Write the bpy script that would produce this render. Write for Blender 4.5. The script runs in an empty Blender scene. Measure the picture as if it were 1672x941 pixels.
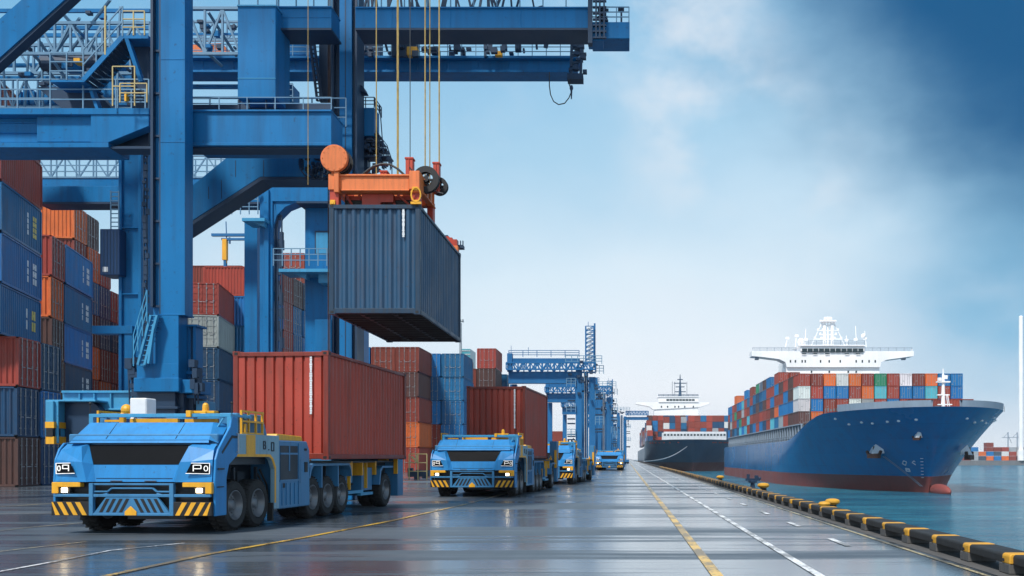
import bpy, math, random
from mathutils import Vector, Matrix
R = math.radians
rnd = random.Random(7)
SC = bpy.context.scene
COL = SC.collection
F, VX, VY, H = 1500.0, 1022.0, 748.0, 1.5      # focal length (px of the photograph), vanishing point, eye height

def PX(px, Y): return (px - VX) * Y / F
def PZ(py, Y): return H + (VY - py) * Y / F

# ------------------------------------------------------------------ mesh builder
class MB:
    def __init__(s): s.v = []; s.f = []; s.m = []
    def add(s, vs, fs, mi=0):
        n = len(s.v); s.v += [tuple(v) for v in vs]
        for f in fs: s.f.append(tuple(n + i for i in f)); s.m.append(mi)
    def quad(s, a, b, c, d, mi=0): s.add([a, b, c, d], [(0, 1, 2, 3)], mi)
    def box(s, x0, x1, y0, y1, z0, z1, mi=0):
        j = lambda: rnd.uniform(0, .0025)
        x0 -= j(); x1 += j(); y0 -= j(); y1 += j(); z0 -= j(); z1 += j()
        s.add([(x0,y0,z0),(x1,y0,z0),(x1,y1,z0),(x0,y1,z0),(x0,y0,z1),(x1,y0,z1),(x1,y1,z1),(x0,y1,z1)],
              [(3,2,1,0),(4,5,6,7),(0,1,5,4),(1,2,6,5),(2,3,7,6),(3,0,4,7)], mi)
    def cbox(s, c, d, mi=0):
        s.box(c[0]-d[0]/2, c[0]+d[0]/2, c[1]-d[1]/2, c[1]+d[1]/2, c[2]-d[2]/2, c[2]+d[2]/2, mi)
    def beam(s, p, q, w, h, mi=0):
        p, q = Vector(p), Vector(q); d = (q - p)
        if d.length < 1e-6: return
        d.normalize(); up = Vector((0,0,1)) if abs(d.z) < .95 else Vector((0,1,0))
        a = d.cross(up).normalized(); b = a.cross(d).normalized()
        a *= w/2 + rnd.uniform(0,.001); b *= h/2 + rnd.uniform(0,.001)
        vs = [p-a-b, p+a-b, p+a+b, p-a+b, q-a-b, q+a-b, q+a+b, q-a+b]
        s.add(vs, [(0,1,2,3),(7,6,5,4),(0,4,5,1),(1,5,6,2),(2,6,7,3),(3,7,4,0)], mi)
    def tube(s, p, q, r, n=8, mi=0, r2=None, caps=True):
        p, q = Vector(p), Vector(q); d = q - p
        if d.length < 1e-6: return
        d.normalize(); up = Vector((0,0,1)) if abs(d.z) < .95 else Vector((0,1,0))
        a = d.cross(up).normalized(); b = a.cross(d).normalized(); r2 = r if r2 is None else r2
        vs = []
        for (c, rr) in ((p, r), (q, r2)):
            for i in range(n):
                t = 2*math.pi*i/n; vs.append(c + a*math.cos(t)*rr + b*math.sin(t)*rr)
        fs = [(i, (i+1) % n, n+(i+1) % n, n+i) for i in range(n)]
        if caps: fs += [tuple(range(n-1,-1,-1)), tuple(range(n, 2*n))]
        s.add(vs, fs, mi)
    def path(s, pts, r, n=6, mi=0):
        for a, b in zip(pts[:-1], pts[1:]): s.tube(a, b, r, n, mi)
    def prism(s, poly, axis, a0, a1, mi=0):
        """extrude a 2D polygon; axis 'x': poly=(y,z), 'y': poly=(x,z), 'z': poly=(x,y)"""
        a0 -= rnd.uniform(0,.002); a1 += rnd.uniform(0,.002)
        def P(p, a):
            return (a,p[0],p[1]) if axis == 'x' else ((p[0],a,p[1]) if axis == 'y' else (p[0],p[1],a))
        n = len(poly); vs = [P(p,a0) for p in poly] + [P(p,a1) for p in poly]
        s.add(vs, [tuple(range(n-1,-1,-1)), tuple(range(n,2*n))] + [(i,(i+1)%n,n+(i+1)%n,n+i) for i in range(n)], mi)
    def lathe(s, prof, c, axis='x', n=24, mi=0):
        """prof: list of (a, r) along the axis"""
        vs = []
        for (a, r) in prof:
            for i in range(n):
                t = 2*math.pi*i/n; u, w = r*math.cos(t), r*math.sin(t)
                vs.append((c[0]+a, c[1]+u, c[2]+w) if axis == 'x' else ((c[0]+u, c[1]+a, c[2]+w) if axis == 'y' else (c[0]+u, c[1]+w, c[2]+a)))
        fs = []
        for k in range(len(prof)-1):
            for i in range(n): fs.append((k*n+i, k*n+(i+1)%n, (k+1)*n+(i+1)%n, (k+1)*n+i))
        s.add(vs, fs, mi)
    def ball(s, c, rx, ry, rz, n=12, m=7, mi=0):
        vs = []; fs = []
        for k in range(m+1):
            ph = math.pi*k/m
            for i in range(n):
                t = 2*math.pi*i/n
                vs.append((c[0]+rx*math.sin(ph)*math.cos(t), c[1]+ry*math.sin(ph)*math.sin(t), c[2]+rz*math.cos(ph)))
        for k in range(m):
            for i in range(n): fs.append((k*n+i, (k+1)*n+i, (k+1)*n+(i+1)%n, k*n+(i+1)%n))
        s.add(vs, fs, mi)
    def rail(s, pts, h=1.1, sp=1.5, r=.022, mi=0, n=3, toe=False):
        for a, b in zip(pts[:-1], pts[1:]):
            a, b = Vector(a), Vector(b); L = (b-a).length; k = max(1, round(L/sp))
            for i in range(k+1):
                p = a.lerp(b, i/k); s.beam(p, p + Vector((0,0,h)), r*2, r*2, mi)
            for i in range(n):
                z = Vector((0,0,h*(i+1)/n)); s.beam(a+z, b+z, r*1.8, r*1.8, mi)
    def truss(s, a, b, h, k, r=.05, mi=0, side=None):
        a, b = Vector(a), Vector(b); up = Vector((0,0,h)) if side is None else Vector(side)
        s.beam(a, b, r*2, r*2, mi); s.beam(a+up, b+up, r*2, r*2, mi)
        for i in range(k+1):
            p = a.lerp(b, i/k); s.beam(p, p+up, r*1.4, r*1.4, mi)
            if i < k:
                q = a.lerp(b, (i+1)/k)
                if i % 2: s.beam(p, q+up, r*1.4, r*1.4, mi)
                else: s.beam(p+up, q, r*1.4, r*1.4, mi)
    def build_each(s, name, mat, parent, size=8):
        """one object per box"""
        out = []
        for k in range(0, len(s.v), size):
            mb = MB(); fs = [tuple(i-k for i in f) for f in s.f if k <= f[0] < k+size]; mb.add(s.v[k:k+size], fs); out.append(mb.build(name, mat, parent))
        return out
    def build(s, name, mats, parent=None, bevel=0, smooth=False, loc=None, seg=1):
        me = bpy.data.meshes.new(name); me.from_pydata(s.v, [], s.f); me.validate()
        mats = mats if isinstance(mats, (list, tuple)) else [mats]
        for m in mats: me.materials.append(m)
        if len(mats) > 1: me.polygons.foreach_set('material_index', s.m[:len(me.polygons)])
        me.update()
        o = bpy.data.objects.new(name, me); COL.objects.link(o)
        if parent: o.parent = parent
        if loc: o.location = loc
        if smooth:
            me.polygons.foreach_set('use_smooth', [True]*len(me.polygons))
            me.set_sharp_from_angle(angle=R(40))
        if bevel:
            b = o.modifiers.new('bevel', 'BEVEL'); b.width = bevel; b.segments = seg; b.limit_method = 'ANGLE'; b.angle_limit = R(35)
        return o

def tag(o, label=None, cat=None, group=None, kind=None):
    if label: o['label'] = label
    if cat: o['category'] = cat
    if group: o['group'] = group
    if kind: o['kind'] = kind
    return o
def empty(name, loc=(0,0,0), rz=0):
    o = bpy.data.objects.new(name, None); COL.objects.link(o); o.location = loc; o.rotation_euler = (0,0,rz); o.empty_display_size = .3
    return o
def kids(o): return [c for c in COL.objects if c.parent == o]
def copy_tree(o, parent=None, kmap=None):
    if kmap is None:
        kmap = {}
        for c in COL.objects:
            if c.parent: kmap.setdefault(c.parent.name, []).append(c)
    c = o.copy(); COL.objects.link(c)
    if parent: c.parent = parent
    for ch in kmap.get(o.name, []): copy_tree(ch, c, kmap)
    return c

# ------------------------------------------------------------------ materials
def newmat(name):
    m = bpy.data.materials.new(name); m.use_nodes = True
    nt = m.node_tree; b = nt.nodes['Principled BSDF']
    return m, nt, b
def N(nt, t, **kw):
    n = nt.nodes.new(t)
    for k, v in kw.items():
        if k in n.inputs: n.inputs[k].default_value = v
        else: setattr(n, k, v)
    return n
def ramp(nt, src, stops):
    r = nt.nodes.new('ShaderNodeValToRGB'); e = r.color_ramp.elements
    while len(e) < len(stops): e.new(.5)
    for i, (p, c) in enumerate(stops):
        e[i].position = p; e[i].color = (*c, 1) if isinstance(c, (tuple, list)) else (c, c, c, 1)
    nt.links.new(src, r.inputs[0]); return r
def mixc(nt, fac, a, b, blend='MIX'):
    m = nt.nodes.new('ShaderNodeMix'); m.data_type = 'RGBA'; m.blend_type = blend
    for s, v in ((0, fac), (6, a), (7, b)):
        if hasattr(v, 'is_output') or isinstance(v, bpy.types.NodeSocket): nt.links.new(v, m.inputs[s])
        elif s == 0: m.inputs[0].default_value = v
        else: m.inputs[s].default_value = (*v, 1)
    return m.outputs[2]
def paint(name, col, rough=.45, wear=.35, dirt=(.05,.04,.035), scale=1.0, metal=0, streak=True, objcol=False, bump=.02, spec=.5):
    """painted steel: large tone variation, vertical rain streaks, small chips"""
    m, nt, b = newmat(name); L = nt.links.new
    tc = nt.nodes.new('ShaderNodeTexCoord'); oi = nt.nodes.new('ShaderNodeObjectInfo')
    off = nt.nodes.new('ShaderNodeVectorMath'); off.operation = 'MULTIPLY_ADD'
    off.inputs[1].default_value = (1,1,1); 
    cmb = nt.nodes.new('ShaderNodeVectorMath'); cmb.operation = 'SCALE'; cmb.inputs[0].default_value = (37,53,71); L(oi.outputs['Random'], cmb.inputs['Scale'])
    L(tc.outputs['Object'], off.inputs[0]); L(cmb.outputs[0], off.inputs[2])
    mp = nt.nodes.new('ShaderNodeMapping'); mp.inputs['Scale'].default_value = (5*scale, 5*scale, .35*scale); L(off.outputs[0], mp.inputs[0])
    ns = N(nt, 'ShaderNodeTexNoise', Scale=1.0, Detail=4.0, Roughness=.6); L(mp.outputs[0], ns.inputs[0])
    nb = N(nt, 'ShaderNodeTexNoise', Scale=.55*scale, Detail=5.0, Roughness=.6); L(off.outputs[0], nb.inputs[0])
    nf = N(nt, 'ShaderNodeTexNoise', Scale=9*scale, Detail=4.0, Roughness=.7); L(off.outputs[0], nf.inputs[0])
    base = tuple(col)
    if objcol:
        c0 = oi.outputs['Color']
    else:
        rg = nt.nodes.new('ShaderNodeRGB'); rg.outputs[0].default_value = (*base, 1); c0 = rg.outputs[0]
    c1 = mixc(nt, ramp(nt, nb.outputs[0], [(.3, 0), (.75, 1)]).outputs[0], c0, mixc(nt, 1.0, c0, (1.28,1.22,1.2), 'MULTIPLY'))
    st = ramp(nt, ns.outputs[0], [(.45, 0), (.74, wear)]).outputs[0] if streak else ramp(nt, nf.outputs[0], [(.55, 0), (.8, wear)]).outputs[0]
    c2 = mixc(nt, st, c1, mixc(nt, .55, c1, dirt))
    c3 = mixc(nt, ramp(nt, nf.outputs[0], [(.62, 0), (.70, wear*.9)]).outputs[0], c2, dirt)
    L(c3, b.inputs['Base Color'])
    L(ramp(nt, nb.outputs[0], [(.3, rough*.75), (.8, min(1, rough*1.3))]).outputs[0], b.inputs['Roughness'])
    b.inputs['Metallic'].default_value = metal
    b.inputs['Specular IOR Level'].default_value = spec
    if bump:
        bp = N(nt, 'ShaderNodeBump', Strength=.25, Distance=bump); L(nb.outputs[0], bp.inputs['Height']); L(bp.outputs[0], b.inputs['Normal'])
    return m
def plain(name, col, rough=.5, metal=0, emit=None, es=0, noise=.25, spec=.5):
    m, nt, b = newmat(name)
    tc = nt.nodes.new('ShaderNodeTexCoord'); n = N(nt, 'ShaderNodeTexNoise', Scale=6.0, Detail=4.0); nt.links.new(tc.outputs['Object'], n.inputs[0])
    nt.links.new(mixc(nt, ramp(nt, n.outputs[0], [(.3, 0), (.7, 1)]).outputs[0], tuple(c*(1-noise) for c in col), tuple(min(1, c*(1+noise)) for c in col)), b.inputs['Base Color'])
    b.inputs['Roughness'].default_value = rough; b.inputs['Metallic'].default_value = metal; b.inputs['Specular IOR Level'].default_value = spec
    if emit:
        b.inputs['Emission Color'].default_value = (*emit, 1); b.inputs['Emission Strength'].default_value = es
    return m
M = dict(
    crane = paint('crane_blue_paint', (.005,.142,.355), .45, .6, (.02,.03,.05), .6, spec=.28),
    crane_far = paint('far_crane_blue_paint', (.003,.115,.30), .55, .3, (.02,.03,.05), .3),
    crane_dark = paint('crane_dark_steel_and_shade', (.01,.035,.08), .5, .3, (.02,.02,.02), .6),  # dark gear steel; also the painted shade on beam undersides
    crane_light = paint('crane_light_blue_paint', (.045,.27,.48), .4, .45, (.05,.06,.07), .8),
    rail = paint('handrail_paint', (.12,.24,.36), .45, .3, (.05,.04,.03), 2, streak=False, bump=0),
    rail_y = paint('pale_yellow_rail', (.45,.36,.16), .5, .3, (.08,.05,.03), 2, streak=False, bump=0),
    agv = paint('vehicle_blue_paint', (.022,.205,.49), .42, .4, (.04,.05,.06), 1.2, bump=.002, spec=.35),
    teal = paint('vehicle_teal_paint', (.04,.18,.36), .4, .45, (.03,.03,.03), 1.5, bump=.006),
    pale = paint('vehicle_pale_paint', (.19,.34,.44), .45, .5, (.08,.07,.06), 1.5, bump=.006),
    yellow = paint('safety_yellow_paint', (.72,.36,.02), .42, .4, (.1,.06,.03), 2, bump=.004),
    black = plain('black_steel', (.012,.012,.014), .55),
    dark = paint('dark_chassis_steel', (.012,.022,.036), .5, .4, (.03,.025,.02), 2),
    rubber = paint('tyre_rubber', (.016,.016,.017), .8, .5, (.06,.055,.05), 3, streak=False, bump=.004),
    rim = paint('grey_wheel_steel', (.15,.16,.175), .42, .6, (.06,.05,.045), 4, metal=.5, streak=False, bump=0),
    glass = plain('dark_visor_glass', (.006,.007,.009), .45, noise=.1, spec=.06),
    lamp_white = plain('lit_lamp_white', (.7,.7,.7), .3, emit=(1,.97,.9), es=.55),
    lamp_warm = plain('lit_lamp_warm', (.8,.75,.6), .3, emit=(1,.8,.5), es=7),
    orange = paint('spreader_orange_paint', (.66,.17,.045), .5, .55, (.07,.035,.025), 2.2),
    red = paint('spreader_red_paint', (.42,.05,.025), .5, .5, (.06,.03,.02), 2),
    white = paint('white_marine_paint', (.86,.87,.88), .45, .22, (.45,.38,.3), .25, bump=0),
    whitebox = plain('white_plastic', (.75,.76,.78), .4, noise=.06),
    marking_white = plain('white_lettering', (.72,.74,.76), .5, noise=.1),
    marking_yellow = plain('yellow_lettering', (.7,.55,.12), .5, noise=.1),
    cont = paint('container_paint', (.2,.05,.03), .5, .8, (.06,.033,.022), 1.4, objcol=True),
    cfar = paint('distant_container_paint', (.2,.05,.03), .6, .25, (.06,.04,.03), .5, objcol=True, bump=0),
    cframe = paint('container_frame_paint', (.2,.05,.03), .5, .9, (.035,.025,.02), 3, objcol=True),
    cunder = paint('container_underside', (.014,.015,.018), .7, .4, (.03,.025,.02), 2, streak=False),
    rod = plain('galvanised_rod', (.36,.37,.38), .45, .6),
    hull = paint('ship_blue_hull_paint', (.002,.165,.40), .24, .4, (.05,.04,.04), .12, bump=.03),
    boot = paint('antifouling_red', (.24,.06,.05), .5, .55, (.08,.05,.04), .25, bump=.03),
    boot_dark = paint('faded_antifouling', (.11,.03,.03), .6, .6, (.05,.04,.04), .25, bump=0),
    hull_navy = paint('navy_hull_paint', (.009,.062,.12), .4, .4, (.05,.03,.025), .12, bump=.03),
    bulwark = paint('grey_blue_bulwark', (.23,.3,.38), .5, .3, (.1,.07,.05), .3, bump=0),
    bulwark_pale = paint('dull_white_bulwark', (.56,.6,.64), .5, .4, (.2,.15,.1), .3, bump=0),
    deckgrey = paint('deck_steel', (.16,.17,.18), .6, .5, (.08,.05,.04), .4, bump=0),
    winglass = plain('bridge_window_glass', (.01,.03,.04), .1, noise=.1),
    rope = plain('wire_rope_yellow', (.42,.28,.07), .5),
    ropedark = plain('wire_rope_dark', (.03,.035,.04), .5),
    rust = plain('rusty_steel', (.07,.035,.025), .7, .3),
    kerbrub = paint('fender_rubber', (.017,.018,.019), .7, .7, (.06,.055,.05), 4, streak=False, bump=.01),
    kerbyel = paint('kerb_yellow_paint', (.56,.29,.025), .6, .95, (.045,.036,.026), 5, streak=False, bump=.006),
    kerbcon = paint('kerb_concrete', (.085,.085,.085), .8, .7, (.03,.03,.03), 4, bump=.01),
    galv = plain('galvanised_mast', (.42,.45,.47), .5, .5),
    greenglass = plain('teal_cladding', (.06,.3,.36), .3),
)

def seams(m, bw, rh, dark=.72, axes=(1, 2)):
    """faint welded plate seams over a painted surface"""
    nt = m.node_tree; L = nt.links.new; b = nt.nodes['Principled BSDF']; src = b.inputs['Base Color'].links[0].from_socket
    tc = nt.nodes.new('ShaderNodeTexCoord'); sp = nt.nodes.new('ShaderNodeSeparateXYZ'); cb = nt.nodes.new('ShaderNodeCombineXYZ')
    L(tc.outputs['Object'], sp.inputs[0]); L(sp.outputs[axes[0]], cb.inputs[0]); L(sp.outputs[axes[1]], cb.inputs[1])
    br = nt.nodes.new('ShaderNodeTexBrick'); br.offset = .5; L(cb.outputs[0], br.inputs[0])
    for k, v in (('Scale', 1), ('Mortar Size', .03), ('Mortar Smooth', .6), ('Brick Width', bw), ('Row Height', rh)): br.inputs[k].default_value = v
    br.inputs['Color1'].default_value = (1,1,1,1); br.inputs['Color2'].default_value = (.9,.92,.94,1); br.inputs['Mortar'].default_value = (dark,dark,dark,1)
    L(mixc(nt, 1.0, src, br.outputs[0], 'MULTIPLY'), b.inputs['Base Color'])
seams(M['hull'], 9.0, 2.4); seams(M['hull_navy'], 9.0, 2.4)
# ------------------------------------------------------------------ containers
CL, CW, CH = 6.06, 2.44, 2.6
PAL = dict(red=(.30,.045,.028), rust=(.21,.036,.022), brown=(.085,.036,.03), orange=(.62,.13,.025), blue=(.003,.15,.40), navy=(.005,.05,.125),
           slate=(.05,.075,.11), grey=(.3,.33,.36), white=(.6,.62,.62), green=(.015,.22,.11), teal=(.08,.42,.52), yellow=(.55,.33,.04), steel=(.003,.12,.28))
WORD = dict(red='brick red', rust='rust red', brown='dark brown', orange='bright orange', blue='bright blue', navy='navy blue', slate='slate grey',
            grey='pale grey', white='white', green='green', teal='turquoise', yellow='yellow', steel='steel blue')

def corrugated(mb, p0, p1, z0, z1, nrm, pitch=.278, depth=.045, mi=0, inset=.0, prof=(.26,.5,.76)):
    """trapezoid corrugated wall between p0 and p1 (2D points); nrm = outward normal (2D)"""
    p0, p1 = Vector(p0), Vector(p1); d = p1 - p0; L = d.length; d.normalize(); n = max(2, round(L/pitch)); w = L/n
    nr = Vector(nrm); pts = []
    for i in range(n):
        for (t, o) in ((0, 0), (prof[0], 0), (prof[1], -depth), (prof[2], -depth)):
            q = p0 + d*(i+t)*w + nr*(o - inset); pts.append(q)
    pts.append(p1 - nr*inset)
    vs = [(q.x, q.y, z0) for q in pts] + [(q.x, q.y, z1) for q in pts]; k = len(pts)
    mb.add(vs, [(i, i+1, k+i+1, k+i) for i in range(k-1)], mi)

def wall_mesh(w=CW, l=CL, h=CH, door=True, pitch=.278, depth=.06, prof=(.26,.5,.76)):
    mb = MB(); a, b = w/2, l/2; i = .03
    corrugated(mb, (a-i, -b+.12), (a-i, b-.12), .12, h-.1, (1,0), pitch, depth)
    corrugated(mb, (-a+i, b-.12), (-a+i, -b+.12), .12, h-.1, (-1,0), pitch, depth)
    corrugated(mb, (a-.12, b-i), (-a+.12, b-i), .12, h-.1, (0,1), pitch, depth)
    if not door: corrugated(mb, (-a+.12, -b+i), (a-.12, -b+i), .12, h-.1, (0,-1), pitch, depth, prof=prof)
    mb.quad((-a+.05,-b+.05,h-.02), (a-.05,-b+.05,h-.02), (a-.05,b-.05,h-.02), (-a+.05,b-.05,h-.02))
    return mb
def frame_mesh(w=CW, l=CL, h=CH):
    mb = MB(); a, b = w/2, l/2
    for sx in (-1, 1):
        for sy in (-1, 1):
            x0, x1 = sorted((sx*a, sx*(a-.13))); y0, y1 = sorted((sy*b, sy*(b-.14)))
            mb.box(x0, x1, y0, y1, .1, h-.1)
        x0, x1 = sorted((sx*a, sx*(a-.06)))
        mb.box(x0, x1, -b+.14, b-.14, .02, .14); mb.box(x0, x1, -b+.14, b-.14, h-.1, h-.02)
    for sy in (-1, 1):
        y0, y1 = sorted((sy*b, sy*(b-.07)))
        mb.box(-a+.13, a-.13, y0, y1, .02, .16); mb.box(-a+.13, a-.13, y0, y1, h-.13, h-.02)
    return mb
def casting_mesh(sx, sy, top, w=CW, l=CL, h=CH):
    mb = MB(); a, b = w/2, l/2
    x0, x1 = sorted((sx*(a+.005), sx*(a-.17))); y0, y1 = sorted((sy*(b+.005), sy*(b-.18)))
    z = (h-.115, h+.004) if top else (0, .115)
    mb.box(x0, x1, y0, y1, *z)
    xm, ym, zm = (x0+x1)/2, (y0+y1)/2, (z[0]+z[1])/2
    mb.box(xm-.04, xm+.04, sy*(b+.006)-.004, sy*(b+.006)+.004, zm-.03, zm+.03, 1)
    mb.box(sx*(a+.006)-.004, sx*(a+.006)+.004, ym-.045, ym+.045, zm-.03, zm+.03, 1)
    return mb
def door_mesh(s, w=CW, l=CL, h=CH):
    mb = MB(); a, b = w/2, l/2
    x0, x1 = sorted((s*.012, s*(a-.14)))
    mb.box(x0, x1, -b+.05, -b+.1, .17, h-.14)
    for k in range(5):
        z = .3 + k*(h-.6)/4.0
        mb.box(x0+.05, x1-.05, -b+.03, -b+.05, z-.11, z+.11)
    return mb
def rods_mesh(s, w=CW, l=CL, h=CH):
    mb = MB(); a, b = w/2, l/2
    for x in (s*.3, s*.82):
        mb.tube((x, -b+.005, .1), (x, -b+.005, h-.06), .022, 6)
        for z in (.12, .45, 1.15, h-.45, h-.1): mb.box(x-.05, x+.05, -b-.005, -b+.05, z-.035, z+.035)
        mb.box(min(x, x-s*.28), max(x, x-s*.28), -b-.02, -b+.002, 1.02, 1.06)
    return mb

PROTO = {}
def container_proto():
    root = wall_mesh(door=True).build('shipping_container', M['cont'])
    fr = frame_mesh().build('frame', M['cframe'], root)
    for s in (-1, 1):
        d = door_mesh(s).build('door', M['cont'], root)
        rods_mesh(s).build('locking_rods', M['rod'], d)
    for n, pts in (('plain', 0),):
        pass
    fl = MB(); fl.box(-1.15, 1.15, -2.95, 2.95, .03, .1); fl.build('floor', M['cunder'], root)
    return root
def set_color(o, c, kmap):
    o.color = (*c, 1)
    for ch in kmap.get(o.name, []): set_color(ch, c, kmap)

def logo_mesh(x, sgn, rows, col2=True, y0=-2.0, only=0):
    """blocks of lettering painted on a long side: ragged white and yellow rectangles"""
    mb = MB(); g = random.Random(rows*17+3)
    def rect(ya, yb, za, zb, mi): mb.box(min(x, x+sgn*.006), max(x, x+sgn*.006), min(ya,yb), max(ya,yb), za, zb, mi)
    y = y0
    for k, (w, mi) in enumerate(((.2, 0), (.55, 1 if col2 else 0))):
        z = .75
        if k != only: y += w + .7; continue
        for r in range(rows):
            hh = 1.25/rows
            rect(y, y+w*.42, z, z+hh*.8, mi); rect(y+w*.58, y+w, z, z+hh*.8, mi)
            if g.random() < .6: rect(y+w*.3, y+w*.7, z+hh*.28, z+hh*.5, mi)
            z += hh
        y += w + .7
    return mb
CPROTO = container_proto()
LOGO = {}
for i, sg, only in [(i, sg, on) for i in range(3) for sg in (-1, 1) for on in (0, 1)]:
    if 1:
        mb = logo_mesh(sg*(CW/2-.028), sg, 2+i, i != 1, .75 if sg > 0 else .9, only)
        me = bpy.data.meshes.new('lettering'); me.from_pydata(mb.v, [], mb.f); me.materials.append(M['marking_white']); me.materials.append(M['marking_yellow'])
        me.polygons.foreach_set('material_index', mb.m); LOGO[(i, sg, only)] = me
KM = {}
for c in COL.objects:
    if c.parent: KM.setdefault(c.parent.name, []).append(c)
USED = [0]
def jitter(c, a=.12):
    k = 1 + rnd.uniform(-a, a); return tuple(min(1, max(0, v*k*(1+rnd.uniform(-a/2, a/2)))) for v in c)
def put(col, x, y, z, rz, label, group, logo=None):
    """a copy of the yard container with copies of its parts"""
    if USED[0] == 0: r = CPROTO; USED[0] = 1
    else:
        r = CPROTO.copy(); COL.objects.link(r)
        for ch in KM.get(CPROTO.name, []):
            c = ch.copy(); COL.objects.link(c); c.parent = r
            for g in KM.get(ch.name, []):
                d = g.copy(); COL.objects.link(d); d.parent = c
    r.location = (x, y, z); r.rotation_euler = (0, 0, rz)
    cc = jitter(PAL[col]); r.color = (*cc, 1)
    for ch in COL.objects[-12:] if r is not CPROTO else []:
        pass
    stack = list(r.children)
    while stack:
        c = stack.pop(); c.color = (*cc, 1); stack += list(c.children)
    if logo is not None:
        for on in (0, 1): lo = bpy.data.objects.new('lettering', LOGO[logo + (on,)]); COL.objects.link(lo); lo.parent = r
    tag(r, label, 'container', group)
    return r
ORD = ['bottom', 'second', 'third', 'fourth', 'fifth', 'sixth', 'seventh', 'eighth', 'ninth', 'tenth']
def ordn(k, n): return 'top' if k == n-1 else ORD[k]
def stack(xr, y, cols, where, along='x', rot=0, logos=None, z0=0, g='stacked containers in the yard'):
    """(xr, y): near corner on the water side; along 'x': long axis across the quay, door end to the water; 'y': door end to the camera"""
    for k, c in enumerate(cols):
        if c is None: continue
        cx, cy, a = (-CL/2, CW/2, R(90)) if along == 'x' else (-CW/2, CL/2, 0)
        X = xr + cx*math.cos(rot) - cy*math.sin(rot); Yy = y + cx*math.sin(rot) + cy*math.cos(rot)
        lg = logos[k] if logos else None
        put(c, X + rnd.uniform(-.05,.05), Yy + rnd.uniform(-.04,.04), z0 + k*CH, a+rot+rnd.uniform(-.006,.006), f"{WORD[c]} container{' with pale lettering' if lg else ''}, {ordn(k, len(cols))} tier of {where}", g, lg)
def row(xr, y, rot, n, pitch=2.52): return (xr - math.sin(rot)*pitch*n, y + math.cos(rot)*pitch*n)
u = R(15.5)
e = 'the stack at the yard edge'
c0 = (-31.75, 46.6)
stack(c0[0], c0[1], [None, None, None, 'steel', 'blue', 'steel', 'red', 'rust'], 'the slanted stack at the yard edge', 'y', u, [None]*3 + [(0,1), (1,1), (2,1), None, None])
stack(PX(30, 47.5), 47.5, ['brown', 'navy', 'red'], e, 'x', R(9))
stack(*row(PX(30, 47.5), 47.5, R(9), 1), ['navy', 'blue', 'navy'], 'the second row at the yard edge', 'x', R(9))
# behind it: doors, then lettered long sides
u2 = R(15)
stack(PX(84, 58), 58, ['navy', 'navy', 'brown', 'brown', 'orange', 'red'], 'the six-high stack behind the slanted one', 'x', u2)
stack(*row(PX(84, 58), 58, u2, 1.03), ['rust', 'red', 'navy', 'blue', 'steel', 'blue'], 'the blue stack by the crane legs', 'y', u2, [None, None, (1,1), (1,1), (1,1), (1,1)])
u3 = R(10); names = ['the row with the bright orange top', 'the second row behind the orange top', 'the third row behind the orange top', 'the fourth row seen beside the crane post']
for i, cols in enumerate((['navy','rust','brown','navy','slate','red','rust','orange'], ['rust','navy','red','orange','brown','steel','orange','brown'],
                          ['navy','red','orange','rust','navy','navy','red'], ['brown','rust','red','red','navy','red'])):
    stack(*row(PX(121, 70), 70, u3, i), cols, names[i], 'x', u3)
# between the crane legs
u4 = R(12)
stack(PX(357, 74), 74, ['blue','red','navy','navy','grey','red'], 'the stack right of the main crane leg', 'y', u4)
stack(PX(357, 74)-2.5, 74-.53, ['navy','blue','navy','yellow','navy','red'], 'the stack half behind the crane leg', 'y', u4)
for i, cols in enumerate((['navy','blue','yellow','rust','rust','red'], ['blue','navy','rust','red','brown','red'])):
    stack(*row(PX(386, 81.5), 81.5, 0, i), cols, ['the stack beside the inner crane posts', 'the back row by the inner crane posts'][i], 'x')
stack(PX(395, 92), 92, ['navy','blue','rust','navy','brown','rust','red','rust'], 'the tallest back stack above the grey container', 'x')
for i, cols in enumerate((['rust','navy','brown','brown','steel','blue','red'], ['navy','brown','rust','brown','red','red','rust'], ['blue','navy','red','slate','steel','steel','brown'], ['rust','navy','blue','yellow','blue','blue','slate'])):
    stack(*row(PX(445, 80), 80, 0, i), cols, ['the first row under the crane platform', 'the second row under the crane platform', 'the third row under the crane platform', 'the fourth row under the crane platform'][i], 'x')
stack(PX(496, 98), 98, ['rust','navy','blue','rust','brown','slate','brown','rust','red'], 'the red-topped stack far above the crane platform', 'y')
# centre of the yard, behind the loaded trucks
w = ['the centre row below the hanging container', 'the centre row beside the blue wall', 'the centre row ending in brown']
for i, cols in enumerate((['navy','blue','rust','steel','blue'], ['brown','rust','navy','blue','rust'], ['red','orange','rust','brown','rust'])):
    stack(PX(684, 95) - (2-i)*2.53, 95, cols, w[i], 'y')
for i, cols in enumerate((['navy','rust','brown','blue','blue'],)):
    stack(PX(603, 97) - 2.6, 97, cols, 'the far centre row near the crane foot', 'x')
w = ['the blue stack behind the second truck, middle row', 'the blue stack behind the second truck, outer row']
for i, cols in enumerate((['rust','red','blue','steel','blue'], ['navy','blue','steel','steel','steel'])):
    stack(PX(757, 101) - (1-i)*2.53, 101, cols, w[i], 'y')
stack(PX(768, 108), 108, ['navy','rust','brown','blue','red'], 'the stack just past the blue wall', 'x')
stack(PX(809, 118), 118, ['navy','brown','rust','brown','brown','red'], 'the tall red-topped stack before the far cranes', 'y')
stack(PX(809, 118)-2.53, 118, ['navy','brown','rust','brown','rust'], 'the stack beside the tall red-topped one', 'y')
stack(PX(828, 126), 126, ['navy','blue','navy','blue','steel'], 'the last blue stack before the far cranes', 'x')

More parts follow.
